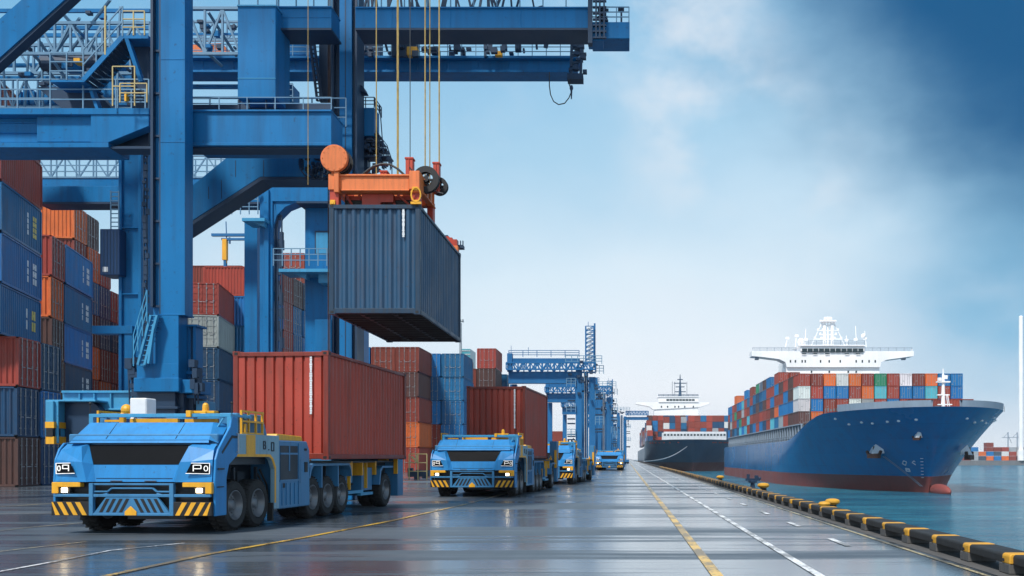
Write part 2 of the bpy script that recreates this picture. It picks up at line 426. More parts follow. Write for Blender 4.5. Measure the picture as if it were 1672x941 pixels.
# ---- the three big ones: container with corrugated front, stripe and all corner castings
def hero(name, color, loc, rz, label, w, l, h, stripe=(1, .35), pitch=.25, prof=(.26,.5,.76)):
    group = None
    root = wall_mesh(w, l, h, False, pitch, .055, prof).build(name, M['cont'])
    fr = frame_mesh(w, l, h).build('frame', M['cframe'], root, bevel=.012)
    for sx in (-1, 1):
        for sy in (-1, 1):
            for t in (0, 1): casting_mesh(sx, sy, t, w, l, h).build('corner_casting', [M['cframe'], M['black']], root)
    un = MB()
    un.box(-w/2+.07, w/2-.07, -l/2+.1, l/2-.1, .1, .14)
    k = int(l/.42)
    for i in range(k): 
        y = -l/2 + .25 + i*(l-.5)/(k-1); un.box(-w/2+.07, w/2-.07, y-.03, y+.03, .02, .1)
    for x in (-.45, .45): un.box(x-.05, x+.05, -l/2+.1, l/2-.1, .035, .1)
    un.build('underframe', M['cunder'], root)
    st = MB(); g = random.Random(len(label)); n = 26; z0, z1 = stripe
    for i in range(n):
        za = h*(z0 + (z1-z0)*i/n); zb = h*(z0 + (z1-z0)*(i+.86)/n); ww = .022 + g.uniform(0, .012)
        st.box(w*.315-ww, w*.315+ww, -l/2+.018, -l/2+.0255, za, zb)
    st.build('lettering', M['marking_white'], root)
    for c in [root] + list(root.children): c.color = (*(v*(.55 if c.name.startswith(('frame', 'corner')) else 1) for v in color), 1)
    root.location = loc; root.rotation_euler = (0, 0, rz)
    tag(root, label, 'container', group)
    return root
hero('shipping_container', (.016,.068,.14), ((PX(537,24.6)+PX(686,24.6))/2, 24.6 + CL/2, PZ(513, 24.6)), 0,
     'dark blue container hanging from the orange spreader in mid-air', 2.44, CL, PZ(333,24.6)-PZ(513,24.6), (.70, .985))
# ------------------------------------------------------------------ automated container vehicle (front at y=0, running back along +y)
def tyre_mesh(r=.52, w=.36):
    mb = MB()
    prof = [(-w/2+.05, r*.56), (-w/2, r*.64), (-w/2, r*.88), (-w/2+.04, r*.965), (-w/2+.09, r*.985), (w/2-.09, r*.985), (w/2-.04, r*.965), (w/2, r*.88), (w/2, r*.64), (w/2-.05, r*.56)]
    mb.lathe(prof, (0,0,0), 'x', 32)
    for i in range(26):
        t = 2*math.pi*i/26
        for s in (-1, 1):
            a = t + s*.05
            c, sn = math.cos(a), math.sin(a)
            p = Vector((s*.02, c*r*.98, sn*r*.98)); q = Vector((s*(w/2-.02), math.cos(a+.07)*r*.965, math.sin(a+.07)*r*.965))
            mb.beam(p, q, .07, .014)
    return mb
def rim_mesh(s, r=.52, w=.36):
    mb = MB(); o = s*w/2
    mb.lathe([(o*.86, r*.575), (o*.98, r*.60), (o*1.0, r*.57), (o*.8, r*.52), (o*.35, r*.44), (o*.3, r*.26), (o*.62, r*.2), (o*.72, r*.12), (o*.72, .001)], (0,0,0), 'x', 28)
    mb.lathe([(-o*.86, r*.575), (-o*.9, .001)], (0,0,0), 'x', 20)
    for i in range(10):
        t = 2*math.pi*i/10
        mb.tube((o*.3, math.cos(t)*r*.33, math.sin(t)*r*.33), (o*.45, math.cos(t)*r*.33, math.sin(t)*r*.33), .018, 6)
    return mb

def make_vehicle():
    root = empty('container_vehicle')
    W = 1.62
    # --- cab shell
    c = MB()
    for s in (1, -1):
        def q(*p): 
            vs = [(s*x, y, z) for (x, y, z) in p]
            if s < 0: vs.reverse()
            c.add(vs, [tuple(range(len(vs)))])
        # cheek front, in facets
        q((.90,-.05,1.03), (1.60,.03,1.03), (1.60,.05,1.14), (1.12,-.015,1.18))
        q((.90,-.05,1.03), (1.12,-.015,1.18), (1.20,.0,1.43), (1.00,-.03,1.42))
        q((1.12,-.015,1.18), (1.60,.05,1.14), (1.60,.07,1.47), (1.20,.0,1.43))
        q((1.00,-.03,1.42), (1.20,.0,1.43), (1.60,.07,1.47), (1.57,.17,1.66), (1.10,.10,1.73))
        q((1.10,.10,1.73), (1.57,.17,1.66), (1.55,.33,1.78), (1.10,.33,1.79))
        # slope from the cheek into the recessed middle
        q((.79,.07,1.03), (.90,-.05,1.03), (1.00,-.03,1.42), (.88,.13,1.38))
        q((.88,.13,1.38), (1.00,-.03,1.42), (1.10,.10,1.73), (1.06,.27,1.76))
        q((1.06,.27,1.76), (1.10,.10,1.73), (1.10,.33,1.79), (1.06,.34,1.80))
        # lower lip
        q((1.60,.03,1.03), (.90,-.05,1.03), (.90,.25,1.02), (1.60,.25,1.02))
        q((.90,-.05,1.03), (.79,.07,1.03), (.79,.25,1.02), (.90,.25,1.02))
        # side return
        q((1.60,.03,1.03), (1.61,.34,1.03), (1.61,.34,1.78), (1.57,.17,1.66), (1.60,.07,1.47), (1.60,.05,1.14))
    c.quad((-.79,.07,1.03), (.79,.07,1.03), (.88,.13,1.365), (-.88,.13,1.365))
    c.quad((-.79,.07,1.03), (-.79,.25,1.02), (.79,.25,1.02), (.79,.07,1.03))
    # upper slanting panel with a lip over the visor
    top = [(-1.30,.66,2.22), (1.30,.66,2.22)]
    c.quad((-1.42,.27,1.86), (1.42,.27,1.86), top[1], top[0])
    c.quad((-1.44,.22,1.80), (1.44,.22,1.80), (1.42,.262,1.85), (-1.42,.262,1.85))
    c.quad((-1.44,.36,1.795), (1.44,.36,1.795), (1.44,.22,1.80), (-1.44,.22,1.80))
    c.quad(top[0], top[1], (1.30,.9,2.22), (-1.30,.9,2.22))
    for s in (1,-1):
        vs = [(s*1.42,.27,1.86), (s*1.56,.36,1.8), (s*1.5,.9,2.2), (s*1.30,.66,2.22)]
        c.add(vs if s > 0 else vs[::-1], [(0,1,2,3)])
    shell = c.build('cab_shell', M['agv'], root, bevel=.012, seg=2)
    b = MB()
    b.quad((-.875,.135,1.372), (.875,.135,1.372), (1.052,.272,1.762), (-1.052,.272,1.762))
    b.build('visor', M['glass'], root)
    b = MB(); b.box(-1.55, 1.55, .36, .62, 1.02, 1.98); b.box(-1.53, 1.53, .62, 2.7, 1.55, 1.98); b.box(-1.28, 1.28, .92, 1.6, 1.98, 2.2); b.build('cab_body', M['teal'], root, bevel=.02)
    # side plates with the dark step line
    for s in (1, -1):
        p = MB(); x0, x1 = sorted((s*1.615, s*1.66))
        top = [(.36,1.84), (.66,2.14), (.72,2.34), (.95,2.34)] if s > 0 else [(.34,1.80), (.95,1.84)]
        p.prism([(.07,.36), (.05,1.05), (.09,1.47), (.2,1.68)] + top + [(.95,1.56), (.6,1.36), (.5,1.1), (.5,.36)], 'x', x0, x1)
        sp = p.build('side_plate', M['agv'], root, bevel=.01)
        p = MB(); p.prism([(.3,1.62), (.33,1.58), (.72,1.9), (.93,1.9), (.93,1.95), (.7,1.96)], 'x', s*1.663-.003, s*1.663+.003)
        p.box(min(s*1.66,s*1.7), max(s*1.66,s*1.7), .14, .34, 1.27, 1.30); p.box(min(s*1.66,s*1.69), max(s*1.66,s*1.69), .12, .34, .92, .94)
        p.build('step_line', M['dark'], sp)
    # headlights
    for s in (1, -1):
        l = MB()
        def hq(pts, off, mi=0):
            vs = [(s*x, y-off, z) for (x, y, z) in pts]
            if s < 0: vs.reverse()
            l.add(vs, [tuple(range(len(vs)))], mi)
        yy = lambda x, z: -.045 + (x-1.12)*.19 + .01
        hp = [(1.13, yy(1.13,1)-.012, 1.20), (1.565, yy(1.565,1)-.006, 1.19), (1.57, yy(1.57,1)-.002, 1.395), (1.23, yy(1.23,1)-.018, 1.40)]
        hq(hp, .012)
        hl = l.build('headlight', M['glass'], root)
        r = MB()
        P = lambda x, z: Vector((s*x, yy(x,z)-.034, z))
        for a, bb in (((1.13,1.20),(1.565,1.19)), ((1.565,1.19),(1.57,1.395)), ((1.57,1.395),(1.23,1.40))): r.beam(P(*a), P(*bb), .011, .011)
        for a, bb in (((1.27,1.36),(1.41,1.36)), ((1.41,1.36),(1.41,1.29)), ((1.41,1.29),(1.27,1.29)), ((1.27,1.36),(1.27,1.24))): r.beam(P(*a), P(*bb), .014, .014)
        for i in range(12):
            t, t2 = 2*math.pi*i/12, 2*math.pi*(i+1)/12
            r.beam(P(1.5+.035*math.cos(t), 1.295+.05*math.sin(t)), P(1.5+.035*math.cos(t2), 1.295+.05*math.sin(t2)), .012, .012)
        r.build('light_ring', M['lamp_white'], hl)
    # yellow corner guards, black slot, fog lamps
    for s in (1, -1):
        g = MB()
        g.prism([(s*1.63,.80), (s*1.63,1.022), (s*1.04,1.022), (s*1.04,.93), (s*1.50,.93), (s*1.50,.80)] if s < 0 else [(s*1.04,.93), (s*1.04,1.022), (s*1.63,1.022), (s*1.63,.80), (s*1.50,.80), (s*1.50,.93)], 'y', -.03, .1)
        x0, x1 = sorted((s*1.55, s*1.64)); g.box(x0, x1, .1, .3, .80, 1.02)
        g.build('corner_guard', M['yellow'], root, bevel=.008)
        f = MB(); x0, x1 = sorted((s*1.27, s*1.495)); f.box(x0, x1, -.005, .08, .805, .925)
        fl = f.build('fog_lamp', M['black'], root)
        f = MB(); x0, x1 = sorted((s*1.31, s*1.44)); f.box(x0, x1, -.02, -.005, .82, .91); f.build('lamp_lens', M['lamp_warm'], fl, bevel=.01)
    b = MB(); b.box(-1.5, 1.5, .12, .3, .40, 1.02); b.build('grille_recess', M['black'], root)
    # bumper lattice
    b = MB()
    b.box(-1.60, 1.60, -.02, .05, .735, .79)
    for x in (-.82, .82): b.box(x-.04, x+.04, -.035, .05, .37, 1.0)
    b.box(-.78, .78, .0, .08, .965, 1.0)
    for s in (1, -1):
        b.beam((s*.78,.02,.84), (s*.5,.02,.84), .05, .03); b.beam((s*.5,.02,.84), (s*.42,.02,.905), .05, .03)
        b.beam((s*.78,.02,.735), (s*.5,.02,.80), .05, .03)
    b.beam((-.42,.02,.905), (.42,.02,.905), .05, .03)
    b.box(-.79, .79, -.03, .06, .37, .415); 
    b.prism([(-.78,.41), (.78,.41), (.53,.73), (-.53,.73)], 'y', -.012, .05)
    b.box(-1.6, 1.6, .06, .12, .365, .40)
    bum = b.build('bumper', M['teal'], root, bevel=.006)
    b = MB()
    for s in (1, -1):
        for k in range(4):
            x0 = .10 + k*.135
            b.prism([(s*(x0+.09),.435), (s*(x0+.155),.435), (s*(x0+.01),.70), (s*(x0-.055),.70)] if s > 0 else [(s*(x0-.055),.70), (s*(x0+.01),.70), (s*(x0+.155),.435), (s*(x0+.09),.435)], 'y', -.018, -.014)
    b.build('bumper_slots', M['black'], bum)
    b = MB(); b.prism([(-.12,.375), (.12,.375), (.12,.45), (0,.56), (-.12,.45)], 'y', -.05, -.03); b.build('diamond_marker', M['yellow'], bum, bevel=.006)
    for s in (1, -1):
        h = MB(); x0, x1 = sorted((s*.86, s*1.63)); h.box(x0, x1, -.03, .05, .37, .64)
        hb = h.build('hazard_board', M['black'], root, bevel=.005)
        h = MB()
        for k in range(4):
            xa = .90 + k*.185
            pts = [(s*xa,.378), (s*(xa+.09),.378), (s*(xa-.1+.09+.25),.632), (s*(xa+.14),.632)]
            pts = [(s*min(1.625, abs(p[0])), p[1]) for p in pts]
            h.prism(pts if s > 0 else pts[::-1], 'y', -.037, -.033)
        h.build('hazard_stripes', M['yellow'], hb)
    # roof frame and the things on it
    b = MB()
    b.box(-1.36, 1.64, .70, .80, 2.33, 2.40); b.box(-1.36, -1.27, .70, .80, 2.2, 2.33); b.box(1.56, 1.65, .70, .80, 1.9, 2.33)
    b.box(-1.36, 1.64, 1.5, 1.58, 2.33, 2.40)
    for x in (-1.32, -.55, .45, 1.6): b.box(x-.03, x+.03, .80, 1.5, 2.34, 2.39)
    b.tube((1.34,.62,2.02), (1.48,.74,2.33), .02, 6)
    b.build('roof_frame', M['crane_light'], root, bevel=.006)
    b = MB(); b.box(-.62, .40, .92, 1.0, 2.22, 2.31); b.box(.55, 1.22, .92, 1.0, 2.22, 2.30); b.box(-1.22, -.8, 1.0, 1.05, 2.25, 2.29)
    b.build('roof_bar', M['yellow'], root)
    b = MB(); b.cbox((-.48,1.15,2.57), (.36,.36,.34)); b.cbox((-.6,1.02,2.25), (.12,.1,.18)); b.build('sensor_box', M['whitebox'], root, bevel=.02)
    b = MB(); b.box(-.88, -.78, .95, 1.05, 2.22, 2.40); b.ball((-.78,1.05,2.50), .11, .1, .12); b.tube((-.85,1.0,2.38), (-.78,1.05,2.5), .05, 6); b.box(-.82, -.6, 1.0, 1.05, 2.36, 2.42)
    b.build('beacon', M['yellow'], root, bevel=.006)
    b = MB(); b.box(.72, .82, .66, .95, 2.33, 2.46); b.box(.80, 1.25, .78, .95, 2.41, 2.46); b.tube((1.03,.86,2.42), (1.03,.86,2.56), .065, 10); b.ball((1.03,.86,2.57), .06, .06, .06); b.box(.98, 1.09, .74, .84, 2.33, 2.45)
    b.build('hook_bracket', M['yellow'], root, bevel=.006)
    # --- deck over the first axles
    for s in (1, -1):
        p = MB(); x0, x1 = sorted((s*1.54, s*1.64))
        p.prism([(.95,1.52), (.95,2.0), (2.9,2.0), (2.9,.36), (2.66,.36), (2.66,1.25), (2.52,1.46), (2.4,1.52)], 'x', x0, x1)
        a = p.build('side_arch', M['pale'], root, bevel=.01)
        p = MB(); xo = s*1.643
        x0, x1 = sorted((xo-.004, xo+.004))
        p.prism([(1.35,1.53), (1.35,1.99), (1.75,1.99), (1.75,1.53)], 'x', x0, x1); p.prism([(.96,1.525), (.96,1.58), (2.44,1.58), (2.6,1.48), (2.72,1.30), (2.72,.5), (2.665,.5), (2.665,1.25), (2.52,1.47), (2.4,1.525)], 'x', x0-.002, x1+.002)
        p.build('arch_trim', M['yellow'], a)
        # number on the arch: B . 0
        p = MB(); y0, z0 = 2.12, 1.70
        def st(ya, za, yb, zb): p.beam((s*1.647, ya, za), (s*1.647, yb, zb), .012, .028)
        for (a_, b_) in (((0,0),(0,.16)), ((0,.16),(.09,.16)), ((.09,.16),(.09,.09)), ((.09,.08),(0,.08)), ((.1,.08),(.1,0)), ((.1,0),(0,0))): st(y0+a_[0], z0+a_[1], y0+b_[0], z0+b_[1])
        p.build('lettering', M['dark'], a); p = MB()
        st(y0+.24, z0-.02, y0+.27, z0-.02); p.build('lettering', M['dark'], a); p = MB()
        for (a_, b_) in (((.38,-.04),(.38,.14)), ((.38,.14),(.5,.14)), ((.5,.14),(.5,-.04)), ((.5,-.04),(.38,-.04))): st(y0+a_[0], z0+a_[1], y0+b_[0], z0+b_[1])
        p.build('lettering', M['dark'], a)
        # yellow cage on the deck edge
        p = MB(); x = s*1.56
        for y in (1.3, 1.62, 1.94, 2.24): p.beam((x,y,2.0), (x,y,2.48), .04, .04)
        for z in (2.02, 2.27, 2.48): p.beam((x,1.28,z), (x,2.28,z), .04, .04)
        p.tube((x,1.45,2.0), (x,1.45,2.22), .035, 8)
        p.build('guard_rail', M['yellow'], root)
        p = MB(); x0, x1 = sorted((s*1.1, s*1.5)); p.prism([(1.25,2.0), (1.25,2.44), (2.38,2.44), (2.62,2.0)], 'x', x0, x1); p.build('equipment_box', M['teal'], root, bevel=.02)
        # engine box
        e = MB(); x0, x1 = sorted((s*.95, s*1.62))
        e.prism([(2.92,.34), (2.92,1.9), (4.45,1.9), (4.6,1.7), (4.62,.34)], 'x', x0, x1)
        eb = e.build('engine_box', M['teal'], root, bevel=.02)
        e = MB(); xo = s*1.624; x0, x1 = sorted((xo-.006, xo+.006))
        e.box(x0, x1, 2.98, 3.9, 1.0, 1.78); 
        e.build('grille_panel', M['dark'], eb)
        e = MB(); xo = s*1.634; x0, x1 = sorted((xo-.008, xo+.008))
        e.box(x0, x1, 2.98, 3.9, 1.58, 1.62); e.box(x0, x1, 3.42, 3.46, 1.2, 1.78); e.box(x0, x1, 2.95, 3.93, .96, 1.0); e.box(x0, x1, 3.94, 3.99, .4, 1.85)
        for k in range(4): e.box(x0, x1, 3.06+k*.22, 3.075+k*.22, .42, .92)
        e.box(x0, x1, 4.02, 4.3, 1.45, 1.47); e.box(x0, x1, 4.02, 4.04, .9, 1.47)
        e.build('panel_trim', M['teal'], eb)
        e = MB(); xo = s*1.63; x0, x1 = sorted((xo-.01, xo+.01)); e.box(x0, x1, 4.3, 4.45, 1.16, 1.4); e.box(x0, x1, 3.1, 3.2, .82, .92); e.box(x0,x1, 4.3,4.4,1.68,1.73); e.build('latch', M['black'], eb)
        e = MB(); x0, x1 = sorted((s*1.2, s*1.55)); e.prism([(2.9,1.9), (3.0,2.05), (4.3,2.02), (4.36,1.9)], 'x', x0, x1); e.build('top_guard', M['yellow'], eb, bevel=.01)
        # fender over the middle axles
        e = MB(); x0, x1 = sorted((s*1.2, s*1.6))
        e.prism([(4.64,1.0), (4.72,1.26), (4.86,1.36), (7.3,1.36), (7.45,1.22), (7.5,1.0), (7.44,1.0), (7.4,1.18), (7.28,1.30), (4.9,1.30), (4.78,1.2), (4.70,1.0)], 'x', x0, x1)
        for y in (5.42, 6.5): e.box(x0, x1, y-.03, y+.03, .75, 1.31)
        e.build('fender', M['teal'], root)
        # rear fender
        e = MB(); e.prism([(9.7,.7), (9.8,1.16), (10.0,1.26), (11.0,1.26), (11.0,1.2), (10.05,1.2), (9.9,1.1), (9.8,.7)], 'x', x0, x1); e.build('rear_fender', M['teal'], root)
        # brackets under the container, side box, low rail
        for y in (4.8, 7.75, 8.6, 9.7): e = MB(); e.box(min(s*1.1,s*1.5), max(s*1.1,s*1.5), y-.05, y+.05, 1.0, 1.40); e.build('bracket', M['yellow'], root)
        for y in (7.62, 8.95): e = MB(); e.box(min(s*1.42,s*1.5), max(s*1.42,s*1.5), y-.03, y+.03, .62, 1.36); e.build('bracket', M['yellow'], root)
        x0, x1 = sorted((s*.8, s*1.42))
        for q_ in ((8.75, 9.6, .55, 1.22), (7.5, 8.0, .8, 1.2)):
            e = MB(); e.box(x0, x1, *q_); e.build('battery_box', M['teal'], root, bevel=.015)
        e = MB(); x0, x1 = sorted((s*1.36, s*1.48)); e.box(x0, x1, 7.5, 8.7, .5, .58); e.box(x0, x1, 8.5, 9.5, .42, .5); e.build('low_rail', M['crane_light'], root)
    # panel seams, bolts, hoses
    b = MB()
    for x in (-.62, .62): b.beam((x,.085,1.05), (x,.128,1.34), .008, .006)
    b.beam((-.78,.075,1.10), (.78,.075,1.10), .006, .008)
    for x in (-.72, .72): b.beam((x,.268+.02,1.885), (x,.645,2.205), .008, .008)
    b.build('panel_seam', M['dark'], shell)
    for x in (-.35, .35):
        b = MB(); b.tube((x-.12,.05,1.045), (x+.12,.05,1.045), .012, 6); b.build('grab_handle', M['black'], shell)
    for s in (1, -1):
        b = MB()
        for k in range(3):
            y = 2.72 + k*.05; pts = [(s*(1.35-.05*k), 2.55, 1.25-.1*k), (s*(1.42-.05*k), 2.75, .9-.08*k), (s*(1.4-.04*k), 2.85, .55), (s*1.3, 3.0, .42)]
            b.path(pts, .022)
        b.path([(s*1.18, 4.55, 1.5), (s*1.25, 4.75, 1.15), (s*1.2, 5.2, .95), (s*1.15, 5.9, 1.05)], .025); b.path([(s*1.1, 7.3, .95), (s*1.2, 7.9, .7), (s*1.2, 8.6, .75)], .025)
        b.build('air_hose', M['black'], root)
        b = MB(); b.path([(s*1.66,.9,1.62), (s*1.70,.9,1.62), (s*1.70,.9,2.0), (s*1.66,.9,2.0)], .014); b.build('grab_handle', M['galv'], root)
        b = MB(); x0, x1 = sorted((s*1.50, s*1.62)); b.box(x0, x1, 2.6, 2.66, .1, .5); b.build('mud_flap', M['rubber'], root)
        b = MB(); b.tube((s*1.52, .98, 2.36), (s*1.52, .98, 2.62), .012, 5); b.ball((s*1.52,.98,2.63), .03,.03,.03, 8, 5); b.build('aerial', M['black'], root)
    # chassis and bed
    b = MB()
    b.box(-.9, .9, .4, 11.3, .62, 1.0); b.box(-1.2, -.95, 4.6, 11.4, 1.0, 1.40); b.box(.95, 1.2, 4.6, 11.4, 1.0, 1.40)
    for k in range(8): b.box(-1.2, 1.2, 4.8+k*.9, 4.95+k*.9, 1.05, 1.37)
    b.box(-1.45, 1.45, .7, 2.6, 1.36, 1.52); b.box(-1.0, 1.0, .62, 2.6, .9, 1.4); b.box(-.3, .9, .35, 1.2, .28, .62); b.box(-.95, .95, 2.7, 4.7, .34, 1.85)
    for y in (1.1, 2.1, 5.0, 5.95, 6.9, 10.5): b.tube((-1.3,y,.53), (1.3,y,.53), .09, 8)
    for y in (1.1, 2.1, 5.0, 5.95, 6.9):
        for s in (-1, 1):
            b.box(min(s*.95,s*1.15), max(s*.95,s*1.15), y-.16, y+.16, .5, 1.2); b.beam((s*1.32,y+.32,1.3), (s*1.25,y+.46,.75), .06, .06)
    b.build('chassis', M['dark'], root)
    b = MB(); b.box(-1.5, 1.5, 4.6, 11.4, 1.37, 1.415); b.build('load_bed', M['dark'], root)
    for s in (-1, 1):
        for y in (5.05, 11.1):
            b = MB(); b.box(min(s*1.12,s*1.32), max(s*1.12,s*1.32), y-.09, y+.09, 1.4, 1.452); b.tube((s*1.35,y,1.42), (s*1.35,y+.02,1.6), .03, 6); b.box(min(s*1.3,s*1.4), max(s*1.3,s*1.4), y-.12, y+.1, 1.38, 1.5)
            b.build('twist_lock', M['yellow'], root)
    b = MB(); b.box(-1.62, 1.62, 11.42, 11.95, .3, 1.5); b.box(-1.62, -1.25, 11.42, 11.95, 1.5, 2.35); b.box(1.25, 1.62, 11.42, 11.95, 1.5, 2.35)
    rb = b.build('rear_bulkhead', M['teal'], root, bevel=.015)
    b = MB()
    for s in (-1, 1): b.box(min(s*1.621,s*1.63), max(s*1.621,s*1.63), 11.8, 11.94, 1.5, 2.33); b.box(min(s*1.5,s*1.62), max(s*1.5,s*1.62), 11.36, 11.415, 1.0, 1.9)
    b.build('edge_strip', M['yellow'], rb)
    # wheels
    ty = tyre_mesh().build('tyre', M['rubber'], None, smooth=True).data
    rims = {}
    for s in (-1, 1): rims[s] = rim_mesh(s).build('rim', M['rim'], None, smooth=True).data
    for o in [o for o in COL.objects if o.data in (ty, rims[1], rims[-1])]: bpy.data.objects.remove(o)
    for y in (1.1, 2.1, 5.0, 5.95, 6.9, 10.5):
        for s in (-1, 1):
            w = empty('wheel', (s*1.36, y, .525)); w.parent = root
            t = bpy.data.objects.new('tyre', ty); COL.objects.link(t); t.parent = w; t.rotation_euler = (rnd.uniform(0, 6), 0, 0)
            r = bpy.data.objects.new('rim', rims[s]); COL.objects.link(r); r.parent = w; r.rotation_euler = (rnd.uniform(0, 6), 0, 0)
            if y > 4: # twin inner tyre
                t = bpy.data.objects.new('tyre', ty); COL.objects.link(t); t.parent = w; t.location.x = -s*.4
    return root
YAW = R(-4.0)
veh = make_vehicle()
def place_vehicle(o, x, y, yaw, label):
    o.location = (x, y, 0); o.rotation_euler = (0, 0, yaw); tag(o, label, 'container truck', 'driverless container vehicles on the quay')
def on_vehicle(x, y, yaw, lx, ly, z):
    return (x + lx*math.cos(yaw) - ly*math.sin(yaw), y + lx*math.sin(yaw) + ly*math.cos(yaw), z)
V = [(-9.68, 18.0, YAW, 'large blue driverless truck with a rust red container, nearest on the wet quay'),
     (PX(771, 35.4), 35.4, R(-4), 'second blue driverless truck, carrying a red container behind the nearest one'),
     (PX(890.5, 52.6), 52.0, R(-4), 'empty blue driverless truck half hidden behind the second loaded one'),
     (PX(995, 110), 110, R(-1), 'tiny distant blue truck near the vanishing end of the quay')]
for i, (x, y, a, lab) in enumerate(V):
    o = veh if i == 0 else copy_tree(veh)
    if i:
        for c in list(o.children):
            if c.name.startswith(('sensor_box', 'beacon')): bpy.data.objects.remove(c)
    place_vehicle(o, x, y, a, lab)
RED = (.36,.05,.03)
hero('shipping_container', RED, on_vehicle(V[0][0], V[0][1], YAW, .66, 5.10+3.15, 1.455), YAW, 'rust red container loaded on the nearest blue truck', 2.46, 6.3, PZ(574,23.1)-1.455, (.42, .975), .24, (.7,.8,.88))
hero('shipping_container', (.31,.045,.027), on_vehicle(V[1][0], V[1][1], V[1][2], -.14, 5.0+3.15, 1.455), V[1][2], 'rust red container loaded on the second blue truck', 2.62, 6.3, PZ(631,40.5)-1.455, (.42, .965), .27, (.6,.72,.86))
# ------------------------------------------------------------------ the big quay crane on the left
cr = empty('quay_crane', (PX(270,30), 30, 0)); 
CRW = Matrix.Translation(Vector(cr.location)).inverted()
def part(mb, name, mat, parent=None, bevel=0, **k):
    o = mb.build(name, mat, parent or cr, bevel=bevel, **k)
    if parent is None or parent is cr: o.matrix_parent_inverse = CRW
    return o
def fbox(mb, px0, px1, py0, py1, Y, depth, mi=0):
    """box whose front face, at distance Y, spans the given outline of the photograph"""
    mb.box(PX(px0,Y), PX(px1,Y), Y, Y+depth, PZ(py1,Y), PZ(py0,Y), mi)
def fpoly(mb, pts, Y, depth, mi=0):
    P = [(PX(x,Y), PZ(y,Y)) for x, y in pts]
    a = sum(P[i][0]*P[(i+1)%len(P)][1] - P[(i+1)%len(P)][0]*P[i][1] for i in range(len(P)))
    if a < 0: P.reverse()
    mb.prism(P, 'y', Y, Y+depth, mi)
TOPZ = 28.0
# main leg: a deep box with a recessed web on its left side
b = MB(); Y = 29.6
b.box(PX(262,Y), PX(302,Y), Y, Y+.55, PZ(515,Y), TOPZ)
b.box(PX(243,Y), PX(262,Y)+.02, Y+.28, Y+.9, PZ(600,Y), TOPZ)
for py in (97, 232): b.box(PX(261.6,Y), PX(302.4,Y), Y-.012, Y+.3, PZ(py+.9,Y), PZ(py,Y))
b.box(PX(257,Y), PX(303,Y), Y-.03, Y+.6, PZ(515,Y), PZ(513,Y))
b.box(PX(254,Y), PX(292,Y), Y-.02, Y+.6, PZ(620,Y), PZ(515,Y))
b.box(PX(224,Y), PX(292,Y), Y-.025, Y+.7, PZ(618,Y), PZ(594,Y))
leg = part(b, 'leg', M['crane'], bevel=.015)
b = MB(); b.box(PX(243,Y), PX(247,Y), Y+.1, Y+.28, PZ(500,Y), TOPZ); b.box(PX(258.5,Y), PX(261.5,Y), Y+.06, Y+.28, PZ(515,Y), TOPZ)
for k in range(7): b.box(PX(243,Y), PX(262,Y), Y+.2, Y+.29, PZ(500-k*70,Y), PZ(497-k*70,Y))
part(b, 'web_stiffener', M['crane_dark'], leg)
leg.children[-1].matrix_parent_inverse = Matrix()
b = MB(); Y2 = 30.2
for px in (296, 306, 315): b.box(PX(px,Y2), PX(px+5,Y2), Y2, Y2+.5, PZ(618,Y2), PZ(530,Y2))
fbox(b, 294, 322, 530, 533, 30.1, .7); fbox(b, 292, 320, 606, 611, 30.1, .7); fbox(b, 292, 320, 645, 650, 30.1, .8)
part(b, 'leg_stiffener', M['crane'])
b = MB(); fbox(b, 218, 292, 617, 640, 29.5, 1.3); fbox(b, 292, 318, 620, 642, 29.7, 1.2); part(b, 'leg_foot', M['crane'], bevel=.02)
b = MB(); fbox(b, 222, 286, 640, 676, 29.7, 1.1); fbox(b, 290, 300, 642, 690, 29.9, .8); fbox(b, 303, 316, 642, 690, 30.2, .8); fbox(b, 226, 290, 664, 668, 29.62, .2); part(b, 'equaliser', M['crane_dark'], bevel=.01)
# ladder at the leg
b = MB()
for (pa, pb) in (((247,515),(226,596)), ((257,515),(237,596)), ((252,530),(243,594))): b.beam((PX(pa[0],29.3), 29.3, PZ(pa[1],29.3)), (PX(pb[0],29.3), 29.3, PZ(pb[1],29.3)), .07, .12)
for k in range(11):
    t = k/10; px = 247+(226-247)*t; py = 515+81*t; b.box(PX(px,29.3), PX(px+11,29.3), 29.28, 29.55, PZ(py+1,29.3), PZ(py,29.3))
b.rail([(PX(218,29.2), 29.2, PZ(598,29.2)), (PX(240,29.2), 29.2, PZ(525,29.2))], 1.0, .5, .014)
part(b, 'ladder', M['crane_light'])
b = MB()
for k in range(26):
    px = rnd.choice((214, 222, 318, 323)) + rnd.uniform(-5, 5); py = rnd.uniform(585, 660); Yk = 30.0 + rnd.uniform(-.3,.3)
    b.cbox((PX(px,Yk), Yk, PZ(py,Yk)), (rnd.uniform(.08,.25), .2, rnd.uniform(.08,.35)))
for px in (212, 217, 319, 324): b.tube((PX(px,30), 30, PZ(660,30)), (PX(px-3,30), 30, PZ(590,30)), .03, 6)
part(b, 'cable_box', M['crane_dark'])
